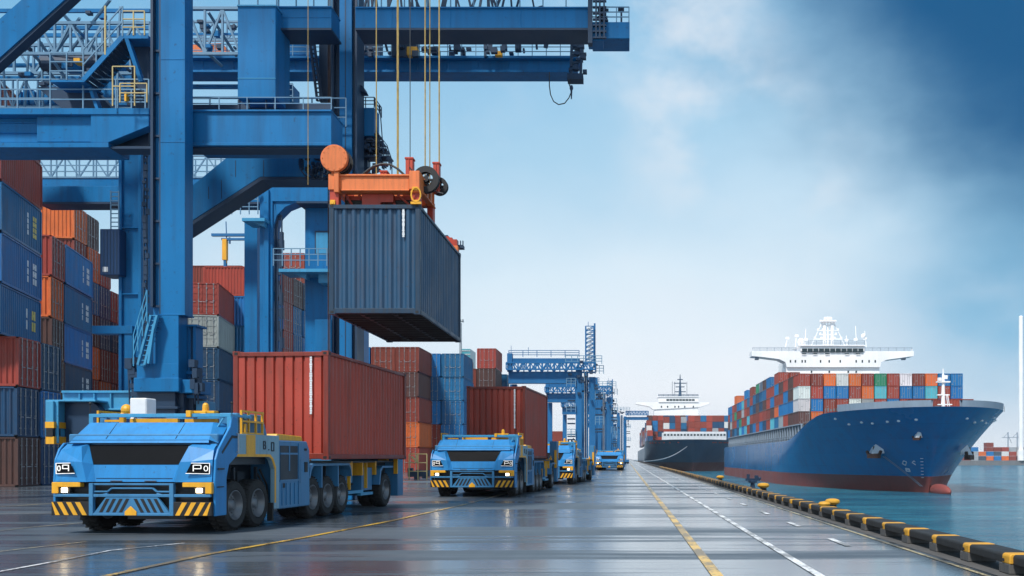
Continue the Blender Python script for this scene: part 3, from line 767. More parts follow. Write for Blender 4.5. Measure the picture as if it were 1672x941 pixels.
# sill beam, bogie and wheels
b = MB(); fbox(b, 102, 232, 642, 668, 30.2, .9); fbox(b, 100, 236, 638, 642, 30.1, 1.1); fbox(b, 98, 240, 667, 670, 30.1, 1.1)
for px in (128, 152, 179): fbox(b, px, px+2.5, 642, 668, 30.12, .1)
part(b, 'sill_beam', M['crane_light'], bevel=.012)
b = MB(); fbox(b, 320, 332, 655, 670, 30.2, .9); part(b, 'sill_bracket', M['crane_light'], bevel=.012)
b = MB(); fbox(b, 74, 87, 655, 724, 29.3, 1.6); fbox(b, 87, 95, 655, 724, 29.4, .06); fbox(b, 74, 156, 653, 656, 29.5, 1.2)
part(b, 'bogie_frame', M['crane_light'], bevel=.015)
b = MB(); fbox(b, 95, 130, 657, 724, 29.9, .9); fbox(b, 110, 300, 672, 800, 30.3, .8)
b.lathe([(0, .01), (0, .6), (.3, .6), (.3, .01)], (PX(137,29.8), 29.8, PZ(684,29.8)), 'y', 28)
part(b, 'bogie_gear', M['crane_dark'])
b = MB(); fbox(b, 73.5, 88, 689, 699, 29.27, 1.0); fbox(b, 74.5, 88, 713, 725, 29.27, 1.0); part(b, 'buffer_band', M['yellow'])
b = MB(); fbox(b, 75, 86, 699, 713, 29.26, .4); part(b, 'buffer_slot', M['black'])
for x in (-15.8, -14.6):
    b = MB(); b.lathe([(-.0, .02), (0, .42), (.22, .42), (.22, .02)], (x, 30.2, .42), 'y', 24); part(b, 'bogie_wheel', M['rust'])
# portal beam across the quay
b = MB(); Y = 30.4
fbox(b, 312, 541, 181, 234, Y, 1.2); fbox(b, 60, 150, 186, 232, Y+.15, 1.0); fbox(b, -260, 150, 186, 233, Y+.35, .9)
fbox(b, 310, 541, 179, 182, Y-.08, 1.3); fbox(b, -260, 243, 177, 187, Y-.05, 1.4); fbox(b, -260, 177, 233, 241, Y-.03, 1.3); fbox(b, 310, 541, 233, 238, Y-.05, 1.3)
fbox(b, -260, 148, 199, 201, Y+.3, .1); fbox(b, -260, 148, 216, 217.5, Y+.3, .1)
fpoly(b, [(148,181), (243,181), (243,206), (176,233), (148,233)], Y-.01, .4)
pb = part(b, 'portal_beam', M['crane'], bevel=.012)
b = MB(); fbox(b, -260, 541, 239, 243, Y+.1, .62); fbox(b, 176, 243, 203, 243, Y+.6, .62); part(b, 'lower_flange_shade', M['crane_dark'])  # dark colour stands in for shade under the beam and gusset
b = MB(); b.box(PX(-187,30.4)-1.4, PX(-187,30.4), 30.2, 31.6, .02, 22); part(b, 'leg', M['crane'], bevel=.015)
# posts and rails on the beam
b = MB(); Y = 30.5
z = PZ(179, Y)
b.rail([(-30, Y, z), (PX(243,Y), Y, z)], 1.0, 1.05, .02)
b.rail([(PX(312,Y), Y, z), (PX(541,Y), Y, z)], .4, .9, .014, n=2)
b.rail([(-30, Y+1.6, z), (PX(541,Y), Y+1.6, z)], 1.0, 1.2, .02)
b.rail([(PX(195,Y), Y-.1, z), (PX(240,Y), Y-.1, z)], .62, .4, .02, n=3)
part(b, 'handrail', M['rail'])
b = MB(); b.rail([(PX(196,29.9), 29.9, z), (PX(240,29.9), 29.9, z)], .62, .85, .018, n=2); b.rail([(PX(184,30.2), 30.2, z), (PX(220,30.2), 30.2, z)], 1.3, .55, .018, n=2); part(b, 'yellow_handrail', M['rail_y'])
# machinery box standing on the beam
b = MB(); fbox(b, 388, 450, 9, 161, 30.5, 1.3); part(b, 'machinery_housing', M['crane'], bevel=.02)
b = MB()
for px in (389, 405, 433, 447): fbox(b, px, px+1.6, 161, 180, 30.6, .1)
fbox(b, 388, 450, 163, 179, 31.3, .3); fbox(b, 312, 388, 171, 179, 31.4, .3); fbox(b, 450, 541, 170, 179, 31.4, .3)
part(b, 'housing_base', M['crane_dark'])
b = MB(); fbox(b, 388.2, 449.8, 127.5, 128.5, 30.485, .02); part(b, 'housing_seam', M['crane_light']); b = MB(); fbox(b, 387, 451, 8, 10, 30.45, 1.4); part(b, 'housing_lid', M['crane_light'])
b = MB(); b.rail([(PX(388,30.5), 30.6, PZ(9,30.5)), (PX(450,30.5), 30.6, PZ(9,30.5))], 1.1, .6, .018); part(b, 'housing_rail', M['rail'])
# inner column with its paler centre strip
b = MB(); Y = 32.5
b.box(PX(555,Y), PX(575,Y), Y-.05, Y+.9, .02, TOPZ)
leg2 = part(b, 'leg', M['crane'], bevel=.01)
b = MB()
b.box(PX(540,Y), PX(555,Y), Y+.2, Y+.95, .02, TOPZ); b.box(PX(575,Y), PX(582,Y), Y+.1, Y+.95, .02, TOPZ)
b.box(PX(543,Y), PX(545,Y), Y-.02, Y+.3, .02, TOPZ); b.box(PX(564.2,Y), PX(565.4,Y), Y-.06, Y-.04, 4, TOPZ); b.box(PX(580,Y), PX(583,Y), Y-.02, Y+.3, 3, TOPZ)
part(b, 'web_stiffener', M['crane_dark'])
b = MB(); Y = 33.6; b.box(PX(514,Y), PX(541,Y), Y, Y+1, .02, PZ(522,Y)); b.box(PX(541,Y)+.02, PX(590,Y), Y+.1, Y+1, .02, PZ(500,Y))
part(b, 'leg_pedestal', M['crane'], bevel=.02)
b = MB()
for px in (536, 538.6): b.tube((PX(px,32.3), 32.3, .05), (PX(px,32.3), 32.3, TOPZ), .02, 6)
part(b, 'cable_duct', M['rust'])
# rear leg, shaded
b = MB(); Y = 37.5
b.box(PX(200,Y), PX(228,Y), Y, Y+.9, .02, PZ(232,Y)); 
for px in (196, 228): b.box(PX(px,Y), PX(px+5,Y), Y-.12, Y+1.0, .02, PZ(232,Y))
for py in (372, 480): b.box(PX(196,Y), PX(234,Y), Y-.1, Y+.3, PZ(py+2,Y), PZ(py,Y))
part(b, 'leg', M['crane'], bevel=.012)
b = MB(); Y = 37.3
fbox(b, 150, 216, 532, 545, Y, .5); fbox(b, 203, 216, 545, 650, Y+.05, .4)
part(b, 'leg_bracket', M['crane'], bevel=.01)
b = MB()
for k in range(34): 
    py = 250+k*12; b.cbox((PX(238+rnd.uniform(-3,3),36.9), 36.9, PZ(py,36.9)), (.12,.12,rnd.uniform(.1,.35)))
for px in (235, 240): b.tube((PX(px,37), 37, .1), (PX(px,37), 37, PZ(240,37)), .035, 6)
part(b, 'cable_tray', M['crane_dark'])
# electrical cabinet hung on the rear leg
b = MB(); Y = 37.0
fbox(b, 163, 195, 374, 449, Y, .9)
cab = part(b, 'electrical_cabinet', paint('cabinet_navy_paint', (.006,.04,.12), .45, .3), bevel=.02)
b = MB(); fbox(b, 168, 176, 436, 444, Y-.01, .02); part(b, 'warning_plate', M['marking_white'])
b = MB()
for k in range(6): fbox(b, 163.5+k*5.3, 164.3+k*5.3, 376, 447, Y-.012, .03)
part(b, 'cabinet_rib', M['crane_dark'])
b = MB(); Y = 37.0
for px in (181, 194): b.tube((PX(px,Y), Y, PZ(374,Y)), (PX(px,Y), Y, PZ(312,Y)), .03, 6)
for k in range(9): b.beam((PX(181,Y), Y, PZ(314+k*7,Y)), (PX(194,Y), Y, PZ(314+k*7,Y)), .035, .035)
part(b, 'ladder_cage', M['rail'])
# cranked haunch beam behind the portal
b = MB(); Y = 34.0
fpoly(b, [(296,318), (384,246), (400,232), (541,232), (541,289), (425,289), (296,372)], Y, .8)
part(b, 'haunch_beam', M['crane'], bevel=.01)
b = MB(); fpoly(b, [(296,373), (425,289.5), (541,289.5), (541,294), (428,294), (296,379)], Y-.1, .95); part(b, 'haunch_flange_shade', M['crane_dark'])  # underside shade of the haunch, put in as a dark strip
b = MB()
for px in (340, 361, 384, 430): fbox(b, px, px+.8, 262 if px > 370 else 320-(px-310)*.5, 289 if px > 370 else 325, Y-.012, .02)
part(b, 'seam', M['crane_dark'])
# cable reel cluster at the haunch end
b = MB(); Y = 33.2
for k in range(60):
    a = rnd.uniform(0, 6.28); r0 = rnd.uniform(.1, .6); b.cbox((PX(517,Y)+r0*math.cos(a), Y+rnd.uniform(-.2,.3), PZ(265,Y)+r0*1.0*math.sin(a)), (rnd.uniform(.03,.16), .15, rnd.uniform(.03,.22)))
for i in range(24):
    t, t2 = 2*math.pi*i/24, 2*math.pi*(i+1)/24
    b.beam((PX(517,Y)+.62*math.cos(t), Y, PZ(266,Y)+.62*math.sin(t)), (PX(517,Y)+.62*math.cos(t2), Y, PZ(266,Y)+.62*math.sin(t2)), .05, .05)
part(b, 'cable_reel', M['crane_dark'])
# diagonal brace, top left
b = MB(); Y = 30.3
fpoly(b, [(-187,194), (-187,262), (0,94), (112,-6), (150,-40), (80,-40)], Y, .35)
br = part(b, 'diagonal_brace', M['crane'], bevel=.01)
b = MB(); fpoly(b, [(-187,263), (-187,272), (0,103), (118,-4), (155,-40), (151,-40), (112,-5), (0,95)], Y+.05, .35); part(b, 'brace_flange_shade', M['crane_dark'])  # dark strip painting the shade below the brace
# stair and landings
b = MB(); Y = 30.2
for dy in (0, .85):
    b.beam((PX(136,Y), Y+dy, PZ(131,Y)), (PX(200,Y), Y+dy, PZ(60,Y)), .04, .15)
tr = MB()
for k in range(12):
    t = k/11; tr.box(PX(136+64*t,Y)-.11, PX(136+64*t,Y)+.13, Y+.03, Y+.82, PZ(131-71*t,Y)-.02, PZ(131-71*t,Y)+.01)
part(tr, 'stair_treads', M['crane_dark'])
b.box(PX(82,Y), PX(138,Y), Y, Y+1.1, PZ(134,Y), PZ(131,Y)); b.box(PX(200,Y), PX(242,Y), Y, Y+1.1, PZ(63,Y), PZ(58,Y))
b.beam((PX(136,Y), Y+.5, PZ(136,Y)), (PX(150,Y), Y+.5, PZ(176,Y)), .3, .1); b.beam((PX(206,Y), Y+.1, PZ(62,Y)), (PX(224,Y), Y+.3, PZ(128,Y)), .12, .2)
stair = part(b, 'stair', M['crane'])
b = MB(); b.rail([(PX(136,Y), Y, PZ(131,Y)), (PX(200,Y), Y, PZ(60,Y))], 1.0, .75, .018, n=2)
b.rail([(PX(82,Y), Y, PZ(131,Y)), (PX(136,Y), Y, PZ(131,Y))], .9, .45, .018); 
part(b, 'stair_rail', M['rail'])
b = MB(); b.rail([(PX(200,Y), Y, PZ(58,Y)), (PX(236,Y), Y, PZ(58,Y))], .8, .36, .018, n=3); b.beam((PX(172,Y),Y,PZ(10,Y)), (PX(172,Y),Y,PZ(90,Y)), .05,.05); part(b, 'yellow_stair_rail', M['rail_y'])
b = MB(); fpoly(b, [(60,142), (150,142), (190,185), (110,185)], Y+.9, .5); fpoly(b, [(205,64), (243,64), (243,160), (222,140)], Y+.6, .6); fbox(b, 215, 243, 60, 185, Y+1.0, .5); part(b, 'stair_support', M['crane_dark'])
# lattice work behind the leg
b = MB()
for (Yt, za, zb, x0, x1, k, r) in ((33.5, 88, 38, -40, 245, 11, .05), (36, 120, 74, -40, 245, 9, .055), (38, 175, 130, -40, 245, 14, .04), (33.5, 88, 14, 306, 392, 3, .05), (37.5, 66, 36, 306, 392, 4, .04)):
    b.truss((PX(x0,Yt), Yt, PZ(za,Yt)), (PX(x1,Yt), Yt, PZ(za,Yt)), PZ(zb,Yt)-PZ(za,Yt), k, r)
for (pa, pb_) in (((60,62),(130,160)), ((130,30),(60,130)), ((100,20),(200,128)), ((180,0),(110,90)), ((316,66),(362,108)), ((340,20),(386,92)), ((30,60),(90,130))):
    b.tube((PX(pa[0],33.8), 33.8, PZ(pa[1],33.8)), (PX(pb_[0],35.5), 35.5, PZ(pb_[1],35.5)), .06, 6)
for k in range(9):
    px = -20+k*30; b.beam((PX(px,35), 35, PZ(178,35)), (PX(px+rnd.uniform(-8,8),35), 35, PZ(rnd.uniform(10,80),35)), .06, .06)
part(b, 'lattice', M['rail'])
b = MB()
for py in (58, 107, 128, 46, 18): b.beam((PX(-60,36.5), 36.5, PZ(py,36.5)), (PX(245,36.5), 36.5, PZ(py,36.5)), .09, .14)
for py in (16, 56, 140, 144, 160): b.beam((PX(306,36.5), 36.5, PZ(py,36.5)), (PX(392,36.5), 36.5, PZ(py,36.5)), .06, .08)
part(b, 'lattice_chord', M['crane'])
b = MB()
for k in range(90):
    px = rnd.choice([rnd.uniform(30,120), rnd.uniform(110,235), rnd.uniform(110,235), rnd.uniform(312,386)]); py = rnd.gauss(95, 40); py = max(8, min(172, py)); Yk = rnd.uniform(33, 37)
    if px > 300: py = rnd.uniform(20, 90)
    b.cbox((PX(px,Yk), Yk, PZ(py,Yk)), (rnd.uniform(.05,.26), .2, rnd.uniform(.05,.22)))
    if k % 2: part(b, 'cable_box', M['crane_dark'] if k % 3 else M['crane'])
    b = MB()
b = MB(); 
for k in range(9): px = 26+k*11; fbox(b, px, px+8, 150-rnd.uniform(0,12), 170, 38.5, .6)
fbox(b, 100, 120, 100, 112, 34, .5); fbox(b, 160, 215, 70, 172, 36.5, .8)
part(b, 'motor_housing', M['crane'], bevel=.02)
b = MB(); b.lathe([(0,.01),(0,.28),(2.2,.28),(2.2,.01)], (PX(70,35), 35, PZ(104,35)), 'x', 16); part(b, 'pipe', M['crane_dark'])
for q_ in ((120, 130, 95, 102, 33.2, .3), (190, 197, 78, 84, 33.2, .3), (203, 206, 150, 165, 30.3, .2)):
    b = MB(); fbox(b, *q_); part(b, 'valve_cover', M['yellow'])
# orange hoist house seen through the lattice
b = MB(); fpoly(b, [(314,72), (362,70), (378,94), (314,95)], 37.2, 1.5); part(b, 'hoist_house', M['orange'], bevel=.02)
# boom: two girders reaching over the quay
b = MB(); Y = 31.0
fbox(b, 450, 541, 12, 46, Y, .9); fbox(b, 580, 962, 13, 46, Y, .9); fbox(b, 541, 580, 13, 46, Y+2.0, .4)
fbox(b, 449, 541, 10, 12.5, Y-.06, 1.0); fbox(b, 580, 963, 11, 13.5, Y-.06, 1.0)
fbox(b, 450, 541, 28, 29.2, Y-.015, .03)
for px in (640, 735, 850): fbox(b, px, px+.9, 13, 46, Y-.01, .03)
part(b, 'boom_girder', M['crane'], bevel=.012)
b = MB(); fbox(b, 450, 541, 46, 49, Y-.05, 1.1); fbox(b, 580, 962, 46, 49, Y-.05, 1.1); fbox(b, 541, 580, 46, 49, Y+2.0, .4); part(b, 'boom_flange_shade', M['crane_dark'])  # boom underside coloured dark to imitate its shade
b = MB(); Y = 36.0
fbox(b, 296, 943, 94, 116, Y, .7); fbox(b, 296, 945, 91, 95, Y-.25, 1.2); fbox(b, 296, 930, 114.5, 118, Y-.08, .9)
for k in range(12): fbox(b, 330+k*50, 331.6+k*50, 95, 115, Y-.03, .05)
part(b, 'boom_girder', M['crane'], bevel=.01)
b = MB(); Y = 35.8; z = PZ(92, Y)
b.rail([(PX(455,Y), Y, z), (PX(938,Y), Y, z)], .72, .55, .014, n=4); b.rail([(PX(312,Y), Y, z), (PX(390,Y), Y, z)], .7, .5, .016)
Y = 31.0; z = PZ(11, Y)
b.rail([(PX(585,Y), Y, z), (PX(962,Y), Y, z)], .8, .8, .018); b.rail([(PX(455,Y), Y, z), (PX(541,Y), Y, z)], .8, .6, .018)
b.rail([(PX(966,Y), Y, PZ(36,Y)), (PX(1027,Y), Y, PZ(36,Y)), (PX(1027,Y), Y+1.2, PZ(36,Y))], .5, .5, .016)
part(b, 'boom_rail', M['rail'])
b = MB()
for k in range(20):
    px = rnd.uniform(585, 900); Yk = rnd.uniform(33, 36); h0 = rnd.uniform(.3, 1.0); z0 = PZ(92, 36)
    b.beam((PX(px,Yk), Yk, z0), (PX(px+rnd.uniform(-14,14),Yk), Yk, z0+1.1), rnd.choice((.05,.08,.16)), .08)
[setattr(o_, 'matrix_parent_inverse', CRW) for o_ in b.build_each('boom_equipment', M['crane_dark'], cr)]; b = MB()
for k in range(46):
    px = rnd.uniform(585, 860); Yk = rnd.uniform(35, 36.5); b.cbox((PX(px,Yk), Yk, PZ(90,Yk)+rnd.uniform(0,.3)), (rnd.uniform(.05,.24), .2, rnd.uniform(.05,.26)))
    if k % 2: part(b, 'cable_box', M['crane_dark']); b = MB()
for k in range(30):
    px = rnd.choice((rnd.uniform(740,900), rnd.uniform(590,700))); Yk = 31.6; b.beam((PX(px,Yk), Yk, PZ(12,Yk)), (PX(px+rnd.uniform(-16,16),Yk), Yk, PZ(12,Yk)+rnd.uniform(.4,1.4)), .06, .08)
fbox(b, 585, 620, 60, 116, 36.6, .5); fbox(b, 640, 680, 66, 92, 35.6, .4)
[setattr(o_, 'matrix_parent_inverse', CRW) for o_ in b.build_each('boom_equipment', M['crane_dark'], cr)]
b = MB(); fbox(b, 664, 681, 76, 90, 35.4, .3); fbox(b, 808, 820, 83, 91, 35.4, .2); part(b, 'winch_cover', M['yellow'], bevel=.02)
b = MB(); Y = 31
fbox(b, 966, 1028, 36, 63, Y, 1.0); fbox(b, 960, 985, 36, 66, Y-.1, .7); 
part(b, 'boom_tip', M['crane'], bevel=.015)
b = MB(); fbox(b, 960, 967, -40, 70, Y-.2, .3)
for px in (972, 978, 985): fbox(b, px, px+2.5, -40, 62, Y-.2, .12)
for k in range(10): fbox(b, 968, 990, -30+k*10, -28+k*10, Y-.2, .1)
for k in range(16): fbox(b, rnd.uniform(966,985), rnd.uniform(986,994), 14+k*2, 15.5+k*2, Y+.1, .2)
fbox(b, 1013, 1016, 12, 36, Y+.3, .1); fbox(b, 1009, 1019, 11, 14, Y+.25, .2)
part(b, 'tip_ladder', M['crane_dark'])
b = MB(); Y = 34.5
for px in (934, 950): b.beam((PX(px,Y), Y, PZ(60,Y)), (PX(px-2,Y), Y, PZ(128,Y)), .1, .12)
for py in (68, 80, 92, 104): b.beam((PX(933,Y), Y, PZ(py,Y)), (PX(952,Y), Y, PZ(py-4,Y)), .08, .08)
fbox(b, 926, 952, 120, 129, Y-.05, .5); fbox(b, 938, 952, 62, 76, Y-.05, .6)
for k in range(20): b.cbox((PX(rnd.uniform(931,955),Y), Y, PZ(rnd.uniform(56,126),Y)), (rnd.uniform(.05,.3), .2, rnd.uniform(.05,.2)))
part(b, 'end_bracket', M['crane_dark'])
b = MB(); Y = 34.5
pts = [(897,118), (897,140), (899,155), (904,166), (912,171), (922,169), (929,160), (933,150)]
b.path([(PX(x,Y), Y, PZ(y,Y)) for x, y in pts], .02); b.path([(PX(x,Y), Y, PZ(y,Y)) for x, y in ((931,129),(930,140),(933,146))], .02)
part(b, 'cable_loop', M['ropedark'])
b = MB(); b.ball((PX(933,Y), Y, PZ(144,Y)), .07, .05, .1); b.tube((PX(933,Y), Y, PZ(162,Y)), (PX(933,Y), Y, PZ(140,Y)), .02, 6, r2=.05); part(b, 'hook', M['crane_dark'])
# inclined ladder and small gantry on the right of the machinery box
b = MB(); Y = 33.5
for dx in (0, 7): b.beam((PX(505+dx,Y), Y, PZ(60,Y)), (PX(518+dx,Y), Y, PZ(165,Y)), .07, .1)
for k in range(16): t = k/15; b.beam((PX(505+13*t,Y), Y, PZ(60+105*t,Y)), (PX(512+13*t,Y), Y, PZ(60+105*t,Y)), .04, .04)
fbox(b, 521, 541, 60, 165, Y+.4, .4); fbox(b, 452, 460, 60, 172, Y-.2, .4)
part(b, 'boom_ladder', M['crane_dark'])
b = MB(); fbox(b, 464, 508, 62, 90, 36.4, .5); part(b, 'control_box', M['crane'], bevel=.02); b = MB(); fbox(b, 462, 478, 138, 166, 37, .8); part(b, 'control_box', M['crane'], bevel=.02)
b = MB(); Y = 36
b.rail([(PX(460,Y), Y, PZ(166,Y)), (PX(478,Y), Y, PZ(166,Y))], .7, .3, .015); part(b, 'control_box_rail', M['rail'])
# stepped access tower right of the inner column
b = MB(); Y = 33.6
fbox(b, 582, 611, 176, 222, Y, .7); part(b, 'access_tower', M['crane'], bevel=.015)
b = MB(); b.rail([(PX(583,Y), Y, PZ(176,Y)), (PX(611,Y), Y, PZ(176,Y)), (PX(611,Y), Y+1, PZ(176,Y))], .38, .3, .014)
for k in range(4): fbox(b, 584, 618+k*6, 218+k*12, 220+k*12, Y, .6)
for k in range(40): 
    py = rnd.uniform(218, 282); b.cbox((PX(rnd.uniform(584, 600+(py-205)*.5),Y), Y+rnd.uniform(0,.5), PZ(py,Y)), (rnd.uniform(.03,.3), .2, rnd.uniform(.03,.25)))
b.rail([(PX(614,Y), Y, PZ(238,Y)), (PX(632,Y), Y, PZ(262,Y)), (PX(640,Y), Y, PZ(286,Y))], .55, .2, .014)
for px in (612, 620): b.tube((PX(px,Y), Y, PZ(160 if px == 612 else 172,Y)), (PX(px+6,Y), Y, PZ(250,Y)), .02, 6)
fbox(b, 586, 600, 222, 285, Y+.3, .4)
part(b, 'access_ladder', M['crane_dark'])
b = MB(); b.prism([(PX(583,33),PZ(150,33)), (PX(597,33),PZ(150,33)), (PX(594,33),PZ(143,33)), (PX(588,33),PZ(138,33)), (PX(583,33),PZ(138,33))], 'y', 33, 33.4); part(b, 'floodlight', M['crane_dark'])
# overhead runway and trolley, above the frame
b = MB()
b.box(-17, 0.2, 24.0, 24.7, 26.4, 27.6); b.box(-17, 0.2, 31.0, 31.8, 26.4, 27.6); b.box(-15.8, -14.2, 24.7, 31, 26.6, 27.4); b.box(-10.6, -9.4, 24.7, 33, 26.6, 27.4)
part(b, 'runway_beam', M['crane'])
b = MB(); b.box(-8.4, -5.0, 23.8, 32.0, 27.65, 28.4); part(b, 'trolley', M['crane'], bevel=.02)
b = MB(); Y = 31.9
b.tube((PX(503,28.5), 28.5, PZ(302,28.5)), (PX(503,28.5), 28.5, 26.5), .010, 6); part(b, 'hanging_rope', M['rope'])
tag(cr, 'huge blue quay crane towering over the trucks, boom reaching towards the water', 'crane')

# ------------------------------------------------------------------ spreader with its hoist ropes
YS = 24.6; sp = empty('spreader', (PX(611,YS), YS+3, PZ(330,YS))); SPW = Matrix.Translation(Vector(sp.location)).inverted()
def spart(mb, name, mat, bevel=0, **k):
    o = mb.build(name, mat, sp, bevel=bevel, **k); o.matrix_parent_inverse = SPW; return o
x0, x1 = PX(537,YS), PX(686,YS); zt = PZ(333,YS)
b = MB()
fbox(b, 554, 668, 287, 311, YS+.05, .35); fbox(b, 552, 670, 284.5, 287.5, YS+.0, .5)
fbox(b, 556, 668, 309.5, 311.5, YS+.03, .4)
spart(b, 'end_beam', M['orange'], bevel=.012)
b = MB(); fbox(b, 668, 685, 279, 309, YS-.03, .5); fbox(b, 670, 684, 309, 314, YS, .4); spart(b, 'corner_block', M['orange'], bevel=.012)
b = MB(); fbox(b, 536, 552, 284, 310, YS-.02, .5); fbox(b, 545, 553, 280, 314, YS-.06, .3); spart(b, 'corner_block', M['orange'], bevel=.012)
b = MB()
b.box(x1-.16, x1-.02, YS+.47, YS+1.9, PZ(309,YS), PZ(283,YS))
for k in range(3): b.box(x1-.02, x1+.02, YS+.8+k*.45, YS+.85+k*.45, PZ(309,YS), PZ(284,YS))
b.box(x1-.05, x1+.03, YS+.5, YS+1.9, PZ(285,YS), PZ(282.5,YS)); b.box(x1-.05, x1+.03, YS+.5, YS+1.9, PZ(310,YS), PZ(308,YS))
spart(b, 'side_beam', M['orange'], bevel=.01)
b = MB(); b.box(x0+.02, x0+.16, YS+.47, YS+1.9, PZ(309,YS), PZ(286,YS)); spart(b, 'side_beam', M['orange'], bevel=.01)
b = MB(); b.box(x0+.2, x1-.2, YS+1.6, YS+1.9, PZ(309,YS), PZ(287,YS)); spart(b, 'end_beam', M['orange'], bevel=.01)
b = MB(); b.box((x0+x1)/2-.3, (x0+x1)/2+.3, YS+1.9, YS+5.8, zt+.06, zt+.30); spart(b, 'telescopic_arm', M['red'], bevel=.01)
b = MB(); b.box(x0+.05, x1-.05, YS+5.8, YS+6.04, zt+.02, zt+.22); spart(b, 'far_beam', M['orange'], bevel=.01)
b = MB()
b.box(x0+.3, x1-.3, YS+.5, YS+1.9, PZ(318,YS), PZ(312,YS)); b.box(x0+.8, x0+1.3, YS+.3, YS+1.9, PZ(330,YS), PZ(312,YS)); b.box(x1-1.2, x1-.8, YS+.3, YS+1.9, PZ(325,YS), PZ(312,YS))
b.box(x0+.2, x1-.2, YS+.9, YS+1.1, PZ(329,YS), PZ(311,YS)); b.box(x0+.02, x0+.25, YS+.02, YS+.25, zt-.01, PZ(310,YS)); b.box(x1-.25, x1-.02, YS+.05, YS+.25, zt+.1, PZ(310,YS))
for k in range(5): b.beam((x0+.35+k*.35, YS+.35, PZ(312,YS)), (x0+.5+k*.4, YS+.5, PZ(330,YS)), .05, .05)
spart(b, 'underframe', M['red'])
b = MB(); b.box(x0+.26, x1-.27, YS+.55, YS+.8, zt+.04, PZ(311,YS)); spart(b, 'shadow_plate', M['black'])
for sx in (x0+.1, x1-.1):
    b = MB(); b.box(sx-.07, sx+.07, YS-.02, YS+.12, zt-.02, zt+.1); b.tube((sx, YS-.03, zt+.03), (sx, YS+.1, zt+.03), .05, 8); spart(b, 'twist_lock', M['yellow'], bevel=.008)
b = MB(); cx, cz = PX(680,YS), PZ(319,YS)
for i in range(18):
    t, t2 = 2*math.pi*i/18, 2*math.pi*(i+1)/18; b.beam((cx+.125*math.cos(t), YS-.06, cz+.19*math.sin(t)), (cx+.125*math.cos(t2), YS-.06, cz+.19*math.sin(t2)), .035, .035)
b.box(cx-.14, cx+.14, YS-.07, YS, cz-.25, cz-.19); b.box(cx-.1, cx+.04, YS-.05, YS, PZ(306,YS)-.09, PZ(306,YS))
spart(b, 'guide_ring', M['yellow'])
# cable drum facing the camera
c = (PX(547,YS), YS-.1, PZ(260,YS)); r0 = .36
b = MB(); b.lathe([(0,.001), (0,r0*.97), (.012,r0), (.12,r0), (.12,.3), (.24,.3)], c, 'y', 40)
for i in range(12): t = 2*math.pi*i/12; b.tube((c[0]+.31*math.cos(t), c[1]-.02, c[2]+.31*math.sin(t)), (c[0]+.31*math.cos(t), c[1]+.01, c[2]+.31*math.sin(t)), .013, 6)
dr = spart(b, 'cable_drum', M['orange'], smooth=True)
b = MB(); b.lathe([(.14,.001), (.14,.385), (.2,.385), (.2,.3), (.42,.3), (.42,.385), (.46,.385), (.46,.001)], c, 'y', 36); o = spart(b, 'drum_flange', M['black'], smooth=True)
b = MB(); fbox(b, 541, 553, 276, 286, YS, .2); spart(b, 'drum_stand', M['orange'])
# sheaves
for (px, py, r, yy) in ((688, 283, .36, .6), (705, 287, .24, 1.0), (628, 287, .40, 2.0)):
    c = (PX(px,YS), YS+yy, PZ(py,YS)); b = MB()
    b.lathe([(-.09,r*.55), (-.09,r), (-.05,r), (-.03,r*.88), (.03,r*.88), (.05,r), (.09,r), (.09,r*.55)], c, 'y', 32); b.lathe([(-.1,.001), (-.1,.08), (.1,.08), (.1,.001)], c, 'y', 12)
    for i in range(5): t = 2*math.pi*i/5; b.beam((c[0]+.05*math.cos(t), c[1], c[2]+.05*math.sin(t)), (c[0]+r*.85*math.cos(t), c[1], c[2]+r*.85*math.sin(t)), .07, .05)
    spart(b, 'sheave', M['black'], smooth=True)
b = MB()
for (px0, px1, py0, py1, yy) in ((649, 661, 240, 286, .9), (697, 707, 250, 300, .8), (611, 622, 268, 286, .6), (590, 600, 278, 286, .7), (632, 645, 262, 286, 1.5)):
    b.box(PX(px0,YS), PX(px1,YS), YS+yy, YS+yy+.22, PZ(py1,YS), PZ(py0,YS)); b.box(PX(px0,YS)-.02, PX(px1,YS)+.02, YS+yy-.02, YS+yy+.24, PZ(py0+2,YS), PZ(py0-1,YS)); b.box((PX(px0,YS)+PX(px1,YS))/2-.01, (PX(px0,YS)+PX(px1,YS))/2+.01, YS+yy-.02, YS+yy, PZ(py1,YS), PZ(py0,YS)); spart(b, 'cable_post', M['red'], bevel=.008); b = MB()
b = MB()
for k in range(26): b.cbox((PX(rnd.uniform(590,670),YS), YS+rnd.uniform(.6,2.4), PZ(rnd.uniform(272,285),YS)), (rnd.uniform(.06,.3), .2, rnd.uniform(.06,.2)))
spart(b, 'hoist_gear', M['red'])
b = MB()
for off in (0, .03):
    pts = [(578,287), (592,275), (604,266), (618,262), (632,263), (644,270), (656,281), (662,286)]
    b.path([(PX(x,YS), YS+.3+off*4, PZ(y,YS)+off) for x, y in pts], .026)
b.path([(PX(x,YS), YS+.6, PZ(y,YS)) for x, y in ((660,262),(672,276),(690,292),(705,303),(716,306))], .02)
spart(b, 'power_cable', M['ropedark'])
